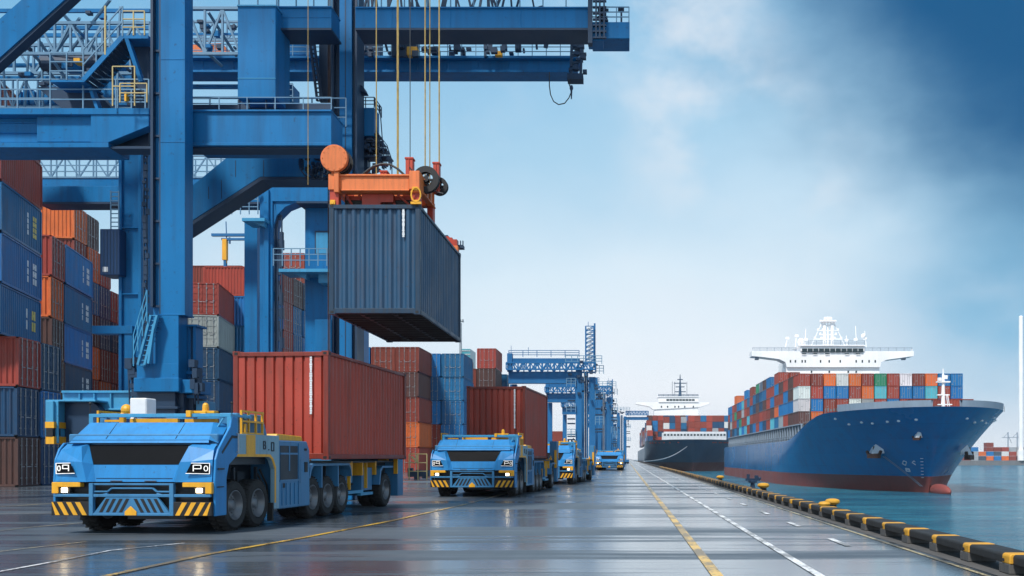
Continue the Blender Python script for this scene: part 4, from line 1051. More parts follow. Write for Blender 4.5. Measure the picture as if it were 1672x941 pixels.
# outrigger at the far end
b = MB()
Yf = YS+CL
fbox(b, 731, 738, 388, 410, Yf-.1, .2); fbox(b, 738, 746, 391, 418, Yf-.15, .3); fbox(b, 728, 733, 386, 396, Yf-.1, .15); fbox(b, 740, 745, 406, 416, Yf, .2); b.box(x1-.18, x1-.02, YS+1.7, YS+2.0, zt-.05, PZ(300,YS))
spart(b, 'flipper', M['red'])
b = MB(); fbox(b, 744, 756, 400, 405, Yf, .3)
for px in (745, 751, 755): fbox(b, px, px+1, 393, 401, Yf, .1)
fbox(b, 727, 731, 384, 390, Yf, .15); fbox(b, 735, 737, 388, 392, Yf, .1)
spart(b, 'outrigger', M['crane_dark'])
for (px, yy, m, r) in ((598, 1.0, 'rope', .016), (618, 2.0, 'rope', .012), (632, 1.2, 'rope', .02), (656, .95, 'ropedark', .012), (683.5, .8, 'rope', .018), (689.5, .95, 'rope', .015), (706, .9, 'rope', .02)):
    b = MB(); b.tube((PX(px,YS), YS+yy, PZ(285,YS)), (PX(px,YS), YS+yy, 27.7), r, 6); spart(b, 'hoist_rope', M[m])
tag(sp, 'orange spreader on hoist ropes gripping the hanging blue container', 'spreader')

# ------------------------------------------------------------------ second crane frame behind
c2 = empty('quay_crane', (PX(428,54), 54, 0)); C2W = Matrix.Translation(Vector(c2.location)).inverted()
def p2(mb, name, mat, bevel=0):
    o = mb.build(name, mat, c2, bevel=bevel); o.matrix_parent_inverse = C2W; return o
b = MB(); Y = 54
b.box(PX(424,Y), PX(445,Y), Y, Y+1.2, .02, PZ(305,Y)); b.box(PX(432,Y), PX(440,Y), Y-.15, Y, .02, PZ(310,Y))
fpoly(b, [(444,306), (446,306), (446,372), (452,352), (466,338), (486,330), (486,306)], Y+.1, 1.0)
p2(b, 'leg', M['crane'], .015)
b = MB(); b.box(PX(399,Y+3), PX(420,Y+3), Y+3, Y+4.2, .02, PZ(358,Y+3)); p2(b, 'leg', M['crane'], .015)
b = MB(); fbox(b, 440, 560, 304, 329, Y, 1.2); fbox(b, 60, 424, 304, 330, Y+.2, 1.0); p2(b, 'portal_beam', M['crane'], .015)
b = MB(); fbox(b, 484, 560, 329, 332, Y-.05, 1.4); fbox(b, 60, 424, 330, 333, Y+.1, 1.4); p2(b, 'lower_flange_shade', M['crane_dark'])  # shade below this portal beam, given as dark colour
b = MB(); fbox(b, 60, 400, 290, 304, Y+3, .8); p2(b, 'walkway', M['crane'])
b = MB(); b.truss((PX(60,Y+3), Y+3, PZ(290,Y+3)), (PX(384,Y+3), Y+3, PZ(290,Y+3)), 1.35, 14, .05); b.rail([(PX(60,Y+2), Y+2, PZ(290,Y+2)), (PX(384,Y+2), Y+2, PZ(290,Y+2))], 1.1, 1.2, .03); p2(b, 'lattice', M['rail'])
b = MB(); b.box(PX(498,Y+1), PX(541,Y+1), Y+1, Y+2.5, .02, PZ(328,Y+1)); p2(b, 'leg', M['crane'], .02)
b = MB(); fbox(b, 514, 541, 377, 415, Y+.98, .03); p2(b, 'door_opening', M['crane_dark'])
b = MB(); fbox(b, 516, 538, 380, 414, Y+.95, .03); p2(b, 'door', M['crane_light'])
b = MB(); fbox(b, 455, 541, 439, 444, Y-.8, 1.8); fbox(b, 520, 541, 443, 462, Y-.2, 1.0); fpoly(b, [(470,443), (500,443), (500,456)], Y-.3, .6); p2(b, 'platform', M['crane_light'])
b = MB(); fbox(b, 395, 432, 356, 361, Y-.8, 1.6); fpoly(b, [(405,360), (432,360), (432,371)], Y-.5, 1.0); p2(b, 'platform', M['crane_light'])
b = MB(); b.rail([(PX(455,Y), Y-.8, PZ(439,Y)), (PX(541,Y), Y-.8, PZ(439,Y))], 1.0, .5, .025); b.rail([(PX(388,Y), Y-.8, PZ(356,Y)), (PX(430,Y), Y-.8, PZ(356,Y))], 1.3, .5, .025, n=3); b.rail([(PX(400,Y), Y+.5, PZ(334,Y)), (PX(426,Y), Y+.5, PZ(334,Y))], .9, .4, .02)
p2(b, 'handrail', M['rail'])
b = MB(); b.beam((PX(398,Y), Y-.4, PZ(338,Y)), (PX(424,Y), Y-.4, PZ(306,Y)), .1, .15)
for k in range(26): b.cbox((PX(452+rnd.uniform(-4,5),Y), Y+.4, PZ(rnd.uniform(350,560),Y)), (.2,.2,rnd.uniform(.2,.8)))
for px in (447, 450, 457): b.tube((PX(px,Y), Y+.3, .1), (PX(px,Y), Y+.3, PZ(350,Y)), .05, 6)
p2(b, 'cable_tray', M['crane_dark'])
tag(c2, 'second blue crane frame with rounded portal corner, behind the haunch of the big crane', 'crane')
# small jib mast between the posts
jm = MB(); Y = 88
jm.beam((PX(368,Y), Y, PZ(430,Y)), (PX(368,Y), Y, PZ(392,Y)), .25, .25); jm.box(PX(364,Y), PX(371,Y), Y-.2, Y+.2, PZ(425,Y), PZ(391,Y))
jo = jm.build('jib_mast', M['yellow'], None)
jm = MB(); jm.beam((PX(346,Y), Y, PZ(384,Y)), (PX(404,Y), Y, PZ(384,Y)), .3, .25); jm.beam((PX(362,Y), Y, PZ(391,Y)), (PX(404,Y), Y, PZ(391,Y)), .25, .2); jm.tube((PX(370,Y), Y, PZ(392,Y)), (PX(369,Y), Y, PZ(362,Y)), .05, 6); jm.box(PX(374,Y), PX(376,Y), Y-.1, Y+.1, PZ(398,Y), PZ(388,Y))
jm.build('jib_arm', M['crane_far'], jo)
jm = MB(); jm.box(PX(366,Y), PX(370,Y), Y-.15, Y+.15, .01, PZ(425,Y)); jm.build('mast_pole', M['crane_far'], jo)
tag(jo, 'small yellow mast with a thin jib arm above the grey container stack', 'crane')

# ------------------------------------------------------------------ cranes further down the quay
def far_crane(Y, s=1.0, mast=True, left=True, right=0.0, x0=-6.1, label=''):
    root = empty('gantry_crane', (x0, Y, 0))
    def pp(mb, name, mat): return mb.build(name, mat, root)
    for i, (xa, xb, y0) in enumerate(((0, .75, 0), (.95, 1.45, 1.0), (1.6, 2.4, .3))):
        b = MB(); b.box(xa*s, xb*s, y0, y0+1.0, .02, (12.6-.6*i)*s); pp(b, 'leg', M['crane_far'])
    for i, (xa, y0) in enumerate(((.1, 8), (1.7, 8.3))):
        b = MB(); b.box(xa*s, (xa+.7)*s, y0, y0+1.0, .02, 12*s); pp(b, 'leg', M['crane_far'])
    b = MB(); b.box(1.05*s, 1.12*s, -.1, 0, .5, 12*s); b.box(1.3*s, 1.34*s, -.1, .0, .5, 12*s); pp(b, 'cable_duct', M['galv'])
    if left:
        b = MB(); b.box(-8.2*s, 0, .0, 1.0, 10.6*s, 12.0*s); pp(b, 'portal_beam', M['crane_far'])
        b = MB(); b.box(-8.2*s, -7.4*s, 1.5, 2.5, .02, 10.6*s); pp(b, 'leg', M['crane_far'])
        b = MB(); b.truss((-8.4*s, -.6, 12.25*s), (2.4*s, -.6, 12.25*s), .8*s, 22, .09); b.truss((-8.0*s, 1.8, 12.1*s), (2.4*s, 1.8, 12.1*s), 1.2*s, 14, .1); b.box(-8.3*s, .4*s, 1.8, 2.3, 13.4*s, 13.85*s)
        b.rail([(-8.2*s, .4, 13.85*s), (.4*s, .4, 13.85*s)], .8, 1.6, .04); b.box(-8.3*s, -7.7*s, -.5, .5, 12*s, 14.2*s); b.box(-7.9*s, -7.85*s, 0, .05, 14*s, 15.2*s); b.box(-5.8*s, -5.75*s, 0, .05, 14*s, 15*s)
        pp(b, 'boom_truss', M['crane_far'])
    if right:
        b = MB(); b.box(2.2*s, right, 0, 1.0, 10.8*s, 11.5*s); b.truss((2.2*s, -.3, 12.0*s), (right, -.3, 12.0*s), .9*s, 14, .1); pp(b, 'boom_girder', M['crane_far'])
    b = MB()
    for k in range(26):
        b.cbox((rnd.uniform(-1.0, 3.0)*s, rnd.uniform(-.8, 2), rnd.uniform(9.0, 13.4)*s), (rnd.uniform(.1,.55)*s, .5, rnd.uniform(.08,.4)*s))
    for k in range(14):
        z = rnd.uniform(3, 9.5)*s; b.box((-1.0 if k % 2 else 2.4)*s, (-.1 if k % 2 else 3.3)*s, -.2, .9, z, z+.14)
    b.build_each('access_platform', M['crane_dark'], root)
    b = MB()
    for k in range(6):
        z = (4+k*1.55)*s; xx = (2.4, 3.4) if k % 2 else (-1.1, 0); b.rail([(xx[0]*s, -.2, z), (xx[1]*s, -.2, z)], 1.0, .5, .04)
    b.rail([(-1.2*s, -.6, 12.9*s), (3.2*s, -.6, 12.9*s)], 1.0, .8, .04); pp(b, 'handrail', M['rail'])
    if mast:
        b = MB(); z0, z1 = 13.0*s, 17.6*s
        for (xx, yy) in ((1.2, .2), (2.2, .2), (1.2, 1.2), (2.2, 1.2)): b.beam((xx*s, yy, z0), (xx*s, yy, z1), .14, .14)
        for k in range(9):
            za = z0+(z1-z0)*k/9; zb = z0+(z1-z0)*(k+1)/9; b.beam((1.2*s,.2,za), (2.2*s,.2,zb), .09, .09); b.beam((1.2*s,.2,zb), (2.2*s,.2,zb), .09, .09); b.beam((2.2*s,.2,za),(2.2*s,1.2,zb),.09,.09); b.beam((1.2*s,1.2,za),(2.2*s,1.2,zb),.09,.09)
        b.beam((2.3*s,.6,z0), (2.3*s,.6,z1+.4*s), .2, .2); b.beam((1.5*s,.6,z1), (1.5*s,.6,z1+.6*s), .06, .06)
        pp(b, 'mast', M['crane_far'])
        b = MB()
        for k in range(8): b.box(1.45*s, 1.8*s, .1, .14, z0+(z1-z0)*(k+.3)/8, z0+(z1-z0)*(k+.6)/8)
        pp(b, 'mast_plate', M['galv'])
    b = MB(); b.box(-.6*s, 3.0*s, -.4, 1.4, .5, 1.1); pp(b, 'sill_beam', M['crane_far'])
    for k in range(4):
        b = MB(); b.lathe([(0,.02),(0,.35),(.25,.35),(.25,.02)], (-.2+k*1.0, 0, .36), 'y', 14); pp(b, 'bogie_wheel', M['black'])
    tag(root, label, 'crane', 'blue gantry cranes lining the quay')
    return root
far_crane(112, 1.0, True, True, 0, PX(940,112), 'blue gantry crane with the tall lattice mast, first beyond the trucks')
far_crane(150, 1.0, False, True, 0, PX(974,150), 'blue gantry crane standing just behind the one with the tall mast')
far_crane(196, 1.02, True, True, 0, PX(982,196), 'distant blue gantry crane with a thin mast, third along the quay')
far_crane(232, 1.03, False, False, 8.0, PX(1007,232), 'distant crane whose boom reaches out towards the dark ship')
far_crane(290, 1.05, False, True, 0, PX(993,290), 'farthest pale blue gantry crane at the vanishing end')
# ------------------------------------------------------------------ ships
WZ = -4.5
class Hull:
    """half breadth of a container ship's bow: sharp at the waterline, blunt and flared at the deck"""
    def __init__(s, cx, ybow, L, B, ztop, zdeck, sheer0, sheer1, rake=9):
        s.cx, s.y0, s.L, s.B, s.zt, s.zd, s.s0, s.s1, s.rake = cx, ybow, L, B, ztop, zdeck, sheer0, sheer1, rake
    def zn(s, z): return max(0, min(1.05, (z-WZ)/(s.zt-WZ)))
    def stem(s, z): return s.y0 + s.rake*(1 - s.zn(z)**1.4)
    def half(s, y, z):
        t = s.zn(z); Le = 58 - 28*t**1.25; u = (y - s.stem(z))/Le
        if u <= 0: return 0.0
        u = min(1, u); a = 1-(1-u)**2.0; b = math.sqrt(max(0, 1-(1-u)**2)); k = t**1.1
        return s.B/2*((1-k)*a**1.05 + k*b)
    def top(s, y):
        u = max(0, min(1, (y - s.y0 - s.s0)/(s.s1 - s.s0))); u = u*u*(3-2*u)
        return s.zt*(1-u) + s.zd*u + .3*max(0, 1-(y-s.y0)/25.0)
    def pt(s, y, z, side, off=0.0):
        h = s.half(y, z); return Vector((s.cx + side*(h+off), y, z))
    def bow_pt(s, side, frac_y, z, off=.05):
        return s.pt(s.stem(z)+frac_y, z, side, off)
def hull_mesh(h, boot=2.8, nz=16):
    mb = MB(); st = []
    d = 0
    us = [0, .05, .15, .3, .5, .8, 1.2, 1.7, 2.4, 3.2, 4.2, 5.5, 7, 9, 11, 13.5, 16, 19, 22, 26, 30, 35, 40, 46, 52, 58, 70, 90, 115, h.L-6, h.L]
    us = [u for u in us if u <= h.L]
    for side in (-1, 1):
        rows = []
        for u in us:
            top = h.top(h.stem(h.zt) + u); zs = [WZ-2.5, WZ, WZ+boot] + [WZ+boot + (top-WZ-boot)*k/nz for k in range(1, nz+1)]
            row = []
            for z in zs:
                zz = max(z, WZ); y = h.stem(zz) + u*(1 if u < 100 else 1) 
                row.append((h.cx + side*h.half(y, zz), min(y, h.y0+h.L), z))
            rows.append(row)
        n0 = len(mb.v); w = len(rows[0])
        for r in rows: mb.v += r
        for i in range(len(rows)-1):
            for k in range(w-1):
                a = n0+i*w+k; f = (a, a+w, a+w+1, a+1)
                mb.f.append(f if side > 0 else f[::-1]); mb.m.append(1 if k < 2 else 0)
    # transom
    yb = h.y0+h.L; B = h.B/2
    mb.quad((h.cx-B, yb, WZ-2.5), (h.cx+B, yb, WZ-2.5), (h.cx+B, yb, h.zd), (h.cx-B, yb, h.zd))
    return mb
def deck_mesh(h, drop=.6):
    mb = MB(); ys = [h.y0+.3+k*1.5 for k in range(40)] + [h.y0+h.L]
    L = []; 
    for y in ys:
        z = h.top(y)-drop; L.append((h.half(max(y, h.stem(z)+.01), z), y, z))
    n = len(L); mb.add([(h.cx-a, y, z) for a, y, z in L] + [(h.cx+a, y, z) for a, y, z in L], [(i, n+i, n+i+1, i+1) for i in range(n-1)])
    return mb
def bulwark_mesh(h, y1, hh=1.35):
    mb = MB()
    for side in (-1, 1):
        rows = []
        ys = [0, .05, .15, .3, .5, .8, 1.2, 1.7, 2.4, 3.2, 4.2, 5.5, 7, 9, 11, 13.5, 16, 18, 20]
        for u in ys:
            y = h.stem(h.zt)+u
            if y > (y1 if side > 0 else y1-4.5): break
            z = h.top(y); hl = h.half(y, z)
            f = min(1, max(.25, (y1-y)/3))
            rows.append([(h.cx+side*(hl+.03), y-.02, z-.02), (h.cx+side*(hl+.12), y-.05, h.zt+hh), (h.cx+side*max(0,hl-.25), y+.25, h.zt+hh), (h.cx+side*max(0,hl-.2), y+.25, z)])
        n0 = len(mb.v)
        for r in rows: mb.v += r
        for i in range(len(rows)-1):
            for k in range(3):
                a = n0+i*4+k; f = (a, a+4, a+5, a+1); mb.f.append(f if side > 0 else f[::-1]); mb.m.append(0)
    return mb

# cargo container: cheap mesh with corrugated near sides, frame and door rods
def cargo_mesh():
    mb = MB(); w, l, h = 2.42, 6.0, 2.57; a, b = w/2, l/2
    corrugated(mb, (a-.03,-b), (a-.03,b), .1, h-.08, (1,0), .6, .06); corrugated(mb, (-a+.03,b), (-a+.03,-b), .1, h-.08, (-1,0), .6, .06)
    mb.quad((-a,-b,h-.02), (a,-b,h-.02), (a,b,h-.02), (-a,b,h-.02)); mb.quad((-a,-b+.06,.05), (a,-b+.06,.05), (a,-b+.06,h-.05), (-a,-b+.06,h-.05)); mb.quad((a,b-.06,.05), (-a,b-.06,.05), (-a,b-.06,h-.05), (a,b-.06,h-.05))
    for sx in (-1, 1):
        for sy in (-1, 1):
            x0, x1 = sorted((sx*a, sx*(a-.14))); y0, y1 = sorted((sy*b, sy*(b-.14))); mb.box(x0, x1, y0, y1, 0, h, 1)
        x0, x1 = sorted((sx*a, sx*(a-.08))); mb.box(x0, x1, -b+.14, b-.14, 0, .12, 1); mb.box(x0, x1, -b+.14, b-.14, h-.1, h-.01, 1)
    mb.box(-a+.14, a-.14, -b, -b+.1, 0, .14, 1); mb.box(-a+.14, a-.14, -b, -b+.1, h-.12, h, 1)
    for x in (-.75, -.3, .3, .75): mb.box(x-.022, x+.022, -b+.01, -b+.06, .1, h-.1, 2)
    for x, z in ((-.95,.35), (.95,h-.4), (.5,h-.5), (-.5, 1.0)): mb.box(x-.09, x+.09, -b+.03, -b+.06, z-.07, z+.07, 2)
    return mb
CG = cargo_mesh().build('cargo_container', [M['cfar'], M['cframe'], M['rod']], None); CGU = [0]
def cargo(col, x, y, z, label, group, rz=0):
    if CGU[0] == 0: o = CG; CGU[0] = 1
    else: o = CG.copy(); COL.objects.link(o)
    o.location = (x, y, z); o.rotation_euler = (0, 0, rz); o.color = (*jitter(PAL[col], .1), 1)
    tag(o, label, 'container', group); return o

# ---- blue ship
h1 = Hull(52.4, 150.0, 176.0, 34.9, 9.6, 5.2, 17, 46)
ship = empty('container_ship', (53, 150, WZ)); S1 = Matrix.Translation(Vector(ship.location)).inverted()
def p(mb, name, mat, parent=None, bevel=0, **k):
    o = mb.build(name, mat, parent or ship, bevel=bevel, **k)
    if parent is None: o.matrix_parent_inverse = S1
    return o
hull = p(hull_mesh(h1), 'hull', [M['hull'], M['boot']], smooth=True)
p(deck_mesh(h1), 'deck', M['deckgrey'])
p(bulwark_mesh(h1, 168.5), 'bulwark', M['bulwark'])
b = MB(); b.ball((53.3, 156.0, WZ+.35), .95, 5.0, 1.25, 20, 12); p(b, 'bulbous_bow', M['boot'], smooth=True)
# anchors in their pockets
def anchor(h, side, u, z, big=1.0, chain=True):
    c = h.bow_pt(side, u, z, .15); n = Vector((side*.75, -.66, -.1)).normalized(); t = Vector((side*.6, .75, 0)).normalized()
    b = MB(); k = big
    b.add([c+Vector((0,0,1.9*k))+n*.1-t*.3*k, c+t*1.1*k+n*.25+Vector((0,0,-.3)), c-t*1.1*k+n*.25+Vector((0,0,-.3*k)), c+n*1.15*k+Vector((0,0,-.25*k))], [(0,2,3), (0,3,1), (0,1,2), (1,3,2)])
    o = p(b, 'anchor_pocket', M['bulwark_pale'])
    b = MB(); c2 = c+n*.75*k+Vector((0,0,-.55*k)); b.beam(c2-t*.75*k, c2+t*.75*k, .6*k, .55*k); b.beam(c2, c2+Vector((0,0,1.1*k))-n*.2, .3*k, .3*k); b.beam(c2+t*.7*k, c2+t*1.0*k+Vector((0,0,.6*k)), .3*k, .25*k); b.beam(c2-t*.7*k, c2-t*1.0*k+Vector((0,0,.6*k)), .3*k, .25*k)
    p(b, 'anchor', M['rust'])
anchor(h1, -1, 8.0, 2.8, 1.5); anchor(h1, 1, 8.0, 2.6, 1.6); anchor(h1, -1, 1.1, 5.2, .8)
b = MB()
for k in range(2):
    pts = [h1.bow_pt(-1, 7.4-1.2*i-.35*k, 1.8-1.05*i, .1) for i in range(6)]; b.path(pts, .045)
p(b, 'anchor_chain', M['bulwark'])
# fairleads and marks on the bow
b = MB(); g = random.Random(5)
for side in (-1, 1):
    for u in (1.2, 3, 4.5, 7, 9, 12, 15):
        z = 8.6 - g.uniform(0, 1.2); c = h1.bow_pt(side, u, z, .05); b.ball(c, .3, .3, .2, 8, 5)
p(b, 'fairlead', M['white'])
b = MB()
for (u, z, pts) in ((3.6, 0.2, [((0,0),(.5,.3)), ((.5,.3),(.2,.8)), ((.2,.8),(-.3,.6)), ((-.3,.6),(0,0))]), (1.9, .3, [((0,0),(.5,.4)), ((.2,.7),(.5,.4)), ((.2,.7),(0,.5))]), (3.0, -.9, [((0,0),(.7,.1)), ((.7,.1),(.7,.6)), ((.7,.6),(.1,.5)), ((.1,.5),(0,0)), ((.1,.3),(.7,.35))])):
    for (q0, q1) in pts: b.tube(h1.bow_pt(-1, u+q0[0], z+q0[1], .05), h1.bow_pt(-1, u+q1[0], z+q1[1], .05), .075, 6)
for k in range(7): b.tube(h1.bow_pt(-1, .8, WZ+2.6+k*.55, .05), h1.bow_pt(-1, 1.15, WZ+2.6+k*.55, .05), .06, 6)
p(b, 'draught_marks', M['marking_white'])
b = MB()
for k in range(34):
    u = .5+k*.5; c = h1.pt(h1.stem(9.6)+u, 9.6, -1 if k % 2 else 1, -.1); b.box(c.x-.15, c.x+.15, c.y-.1, c.y+.1, 9.9, 10.3+g.uniform(0,.5))
p(b, 'deck_fittings', M['deckgrey'])
# foremast
b = MB(); fx, fy = PX(1540,172), 172
b.tube((fx,fy,9), (fx,fy,17.2), .45, 12, r2=.22); b.box(fx-1.2, fx+1.2, fy-.5, fy+.5, 15.6, 15.85); b.box(fx-1.1, fx+1.1, fy-.3, fy+.3, 13.2, 13.4); b.box(fx-1.0, fx+1.6, fy-.3, fy+.3, 11.4, 11.6)
b.tube((fx,fy,17), (fx,fy,18.2), .12, 6); b.cbox((fx-.8,fy-.3,16.2), (.6,.6,.6)); b.cbox((fx+.4,fy-.3,16.6), (.5,.5,.7)); b.beam((fx+.9,fy-.4,9), (fx+.5,fy-.4,13.3), .12, .12); b.beam((fx+1.4,fy-.4,9), (fx+.7,fy-.4,13.3), .12, .12)
p(b, 'foremast', M['white'])
b = MB(); b.rail([(fx-9, 166, 9.8), (fx+9, 166, 9.8)], 1.0, 1.2, .03)
for k in range(40): b.cbox((53+g.uniform(-12,12), 165+g.uniform(0,8), 10+g.uniform(0,.8)), (g.uniform(.3,1.2), .5, g.uniform(.3,.9)))
p(b, 'winch_gear', M['deckgrey'])
# breakwater and hatch coaming, posts under the boxes
b = MB(); b.box(37, 69, 180, 186.8, 5, 8.4); b.box(36.8, 69.2, 187, 320, 5.0, 7.6); b.box(37, 69, 187, 320, 7.6, 8.5); p(b, 'hatch_coaming', M['deckgrey'])
b = MB(); pm = MB(); pm.box(-.16, .16, -.16, .16, 0, 3.2)
pm0 = p(pm, 'deck_post', M['bulwark']); pm0.location = (35.75-53, 187.0-150, 5.2-WZ); pm0.matrix_parent_inverse = Matrix()
for k in range(1, 42):
    c = pm0.copy(); COL.objects.link(c); c.location = (35.75-53, 37+k*3.2, 5.2-WZ)
b = MB(); b.box(35.5, 36.0, 187, 321, 8.3, 8.5); b.box(35.6, 35.7, 187, 321, 6.2, 6.28); b.box(35.6, 35.7, 187, 321, 5.7, 5.78)
for k in range(60): b.box(35.6, 35.7, 187+k*2.2, 187.1+k*2.2, 5.0, 6.3)
p(b, 'side_walkway', M['bulwark'])
# forward lashing gear
b = MB(); b.rail([(36, 186.5, 6.5), (46, 184, 8.4)], 2.2, .8, .05)
for k in range(14): b.beam((36.5+k*.7, 186.6, 6), (36.5+k*.7+g.uniform(-.6,.6), 186.6, 6+g.uniform(2,6)), .12, .12)
p(b, 'lashing_gear', M['deckgrey'])
# deckhouse
Y = 236.0
b = MB(); b.box(PX(1284,Y), PX(1436,Y), Y, Y+12, 5, PZ(588,Y)); house = p(b, 'deckhouse', M['white'])
b = MB()
xl, xr = PX(1227,Y), PX(1491,Y); zt, zb = PZ(574,Y), PZ(582,Y)
b.prism([(xl,zb), (xl,zt), (xr,zt), (xr,zb), (PX(1447,Y),PZ(588,Y)), (PX(1438,Y),PZ(592,Y)), (PX(1436,Y),PZ(600,Y)), (PX(1284,Y),PZ(600,Y)), (PX(1282,Y),PZ(592,Y)), (PX(1272,Y),PZ(587,Y)), (PX(1245,Y),PZ(583.5,Y))][::-1], 'y', Y-.6, Y+4)
for px in (1229, 1489): b.box(PX(px,Y)-.2, PX(px,Y)+.2, Y, Y+.4, zt, PZ(570,Y))
p(b, 'bridge_wing', M['white'])
b = MB(); b.box(PX(1306,Y), PX(1410,Y), Y-.9, Y+8, zt, PZ(566,Y)); b.box(PX(1302,Y), PX(1411,Y), Y-1.3, Y+8.5, PZ(566,Y), PZ(564.5,Y)); bh = p(b, 'bridge', M['white'])
for k in range(11):
    b = MB(); x0 = PX(1308.5+k*9.15,Y); x1 = PX(1308.5+k*9.15+8.2,Y); b.box(x0, x1, Y-.95, Y-.86, PZ(576,Y), PZ(570,Y)); b.build('window', M['winglass'], bh)
for px in (1290,1298,1309,1314,1339,1353,1371,1397,1407,1418,1428):
    b = MB(); b.box(PX(px-1.1,Y), PX(px+1.1,Y), Y-.66, Y-.58, PZ(592.5,Y), PZ(588.5,Y)); p(b, 'window', M['winglass'])
for px in (1325,1354,1385,1398):
    b = MB(); b.box(PX(px-1.3,Y), PX(px+1.3,Y), Y-.06, Y+.02, PZ(609,Y), PZ(605.5,Y)); p(b, 'window', M['winglass'])
for px in (1312,1330,1350,1382,1400):
    b = MB(); b.box(PX(px-4,Y), PX(px+3,Y), Y-.95, Y-.9, PZ(579,Y), PZ(577.7,Y)); p(b, 'window', M['winglass'])
b = MB(); b.rail([(xl+.3, Y, zt), (PX(1300,Y), Y, zt)], 1.0, 2, .05); b.rail([(PX(1412,Y), Y, zt), (xr-.3, Y, zt)], 1.0, 2, .05); b.rail([(PX(1306,Y), Y-1, PZ(564.5,Y)), (PX(1410,Y), Y-1, PZ(564.5,Y))], 1.1, 2, .05)
for px in (1237, 1478): b.box(PX(px-3,Y), PX(px+3,Y), Y+1, Y+2, PZ(587,Y), PZ(583,Y))
p(b, 'wing_rail', M['bulwark'])
b = MB(); mx = PX(1356,Y); my = Y+3; z0 = PZ(564.5,Y)
b.box(mx-2.0, mx+2.0, my-1, my+1, z0+6.5, z0+6.8)
for dx in (-1.0, 1.0): b.box(mx+dx-.3, mx+dx+.35, my-.4, my+.4, z0, z0+6.5)
b.tube((mx,my,z0), (mx,my,PZ(514,Y)), .35, 8, r2=.1)
for (py, w) in ((552, 3.4), (545, 2.0), (538, 2.6), (530, 1.5), (524, 1.9), (519, .8)):
    z = PZ(py, Y); b.box(mx-w, mx+w, my-.12, my+.12, z, z+.18)
    for s in (-1, -.5, .5, 1): b.cbox((mx+s*w, my, z+.35), (.5,.4,.6))
for dx in (-11, -8.5, -6, 5, 7.5, 10): b.tube((mx+dx,my,z0), (mx+dx*.96,my,z0+g.uniform(2,5.5)), .12, 6); b.cbox((mx+dx*.96,my,z0+g.uniform(1.5,3)), (.9,.5,.6))
b.beam((mx-4.5,my,z0), (mx-1.5,my,z0+6.5), .18, .18); b.beam((mx+4.5,my,z0), (mx+1.5,my,z0+6.5), .18, .18); b.ball((mx-7,my,z0+1.2), .9, .9, 1.1); b.ball((mx+9.2,my,z0+2.8), .6, .6, .7)
p(b, 'radar_mast', M['white'])
tag(ship, 'blue container ship with red waterline and white bridge, bow pointing to the quay road', 'ship')
# cargo: front bay, thirteen across
CB = {'R':'red','r':'rust','O':'orange','B':'blue','N':'navy','W':'white','G':'green','T':'teal','S':'steel','b':'brown','g':'grey'}
rowsF = ['RrORWBSORgWR B'[0:0]] 
front = ['bORRrROrRRRSr',   # bottom
         'WBrRWgRBRrOBR',
         'WRBBRONRBBNRB'.replace('N','T'),
         'RrOWOrGRWrOBB']
ORDN = ['first','second','third','fourth','fifth','sixth','seventh','eighth','ninth','tenth','eleventh','twelfth','thirteenth','fourteenth','fifteenth','sixteenth','seventeenth','eighteenth','nineteenth','twentieth','twenty-first']
DX = 34.2/13
for t, rowc in enumerate(front):
    for i, ch in enumerate(rowc):
        c = CB[ch]; cargo(c, 35.6+DX*(i+.5), 190+3.05, 8.55+t*2.62, f"{WORD[c]} container, {ORDN[i]} from quay in the blue ship's front bay's {ORD[t] if t < 3 else 'top'} tier", 'containers aboard the blue ship')
seq = 'BTRrBWNORBrSWRBbTGRNBrOWSRBNRGrWBTRbNSRB'
g = random.Random(11)
tiers = [4,4,4,5,4,5,5,5,5,4,5,4,5,4,4,4,5,4,4,4]
for k in range(20):
    for t in range(tiers[k]):
        ch = g.choice('RRrrOBBNNSSWTGbgRB'); c = CB[ch]; y = 196.4+6.25*k+3.0
        cargo(c, 35.6+DX*.5, y, 8.55+t*2.62, f"{WORD[c]} container, {ORD[t]} tier, {ORDN[k]} stack behind front bay, blue ship's near side", 'containers aboard the blue ship')
# inner rows close the view over the steps in height
for k in (3,):
    ch = g.choice('RrOB'); c = CB[ch]; cargo(c, 35.6+DX*1.5, 196.4+6.25*k+3.0, 8.55+4*2.62, f"{WORD[c]} container, second row in, fifth tier, {ORDN[k]} stack behind the blue ship's front bay", 'containers aboard the blue ship')
for i, c in enumerate(('rust', 'red')):
    cargo(c, 58.0+6.1*i, 178.5, 10.3, f"{WORD[c]} container lying crosswise before the blue ship's front bay, {ORDN[i]} from the quay side", 'containers aboard the blue ship', R(90))
# ---- dark ship behind
h2 = Hull(30.0, 400.0, 300.0, 42.0, 9.3, 6.5, 25, 60)
s2 = empty('container_ship', (30, 400, WZ)); S2 = Matrix.Translation(Vector(s2.location)).inverted()
def p2s(mb, name, mat, parent=None, **k):
    o = mb.build(name, mat, parent or s2, **k)
    if parent is None: o.matrix_parent_inverse = S2
    return o
p2s(hull_mesh(h2, 4.0), 'hull', [M['hull_navy'], M['boot_dark']], smooth=True); p2s(deck_mesh(h2, .2), 'deck', M['deckgrey'])
Y = 421.0
b = MB(); b.box(PX(1081,Y), PX(1186,Y), Y, Y+3, 7, PZ(707,Y)); b.box(PX(1084,Y), PX(1186,Y), Y+.5, Y+3, PZ(707,Y), PZ(705,Y)); fh = p2s(b, 'breakwater', M['bulwark_pale'])
for k in range(19):
    b = MB(); b.box(PX(1084+k*5.4,Y), PX(1087.4+k*5.4,Y), Y-.08, Y+.02, PZ(711.8,Y), PZ(709,Y)); b.build('window', M['winglass'], fh)
b = MB(); 
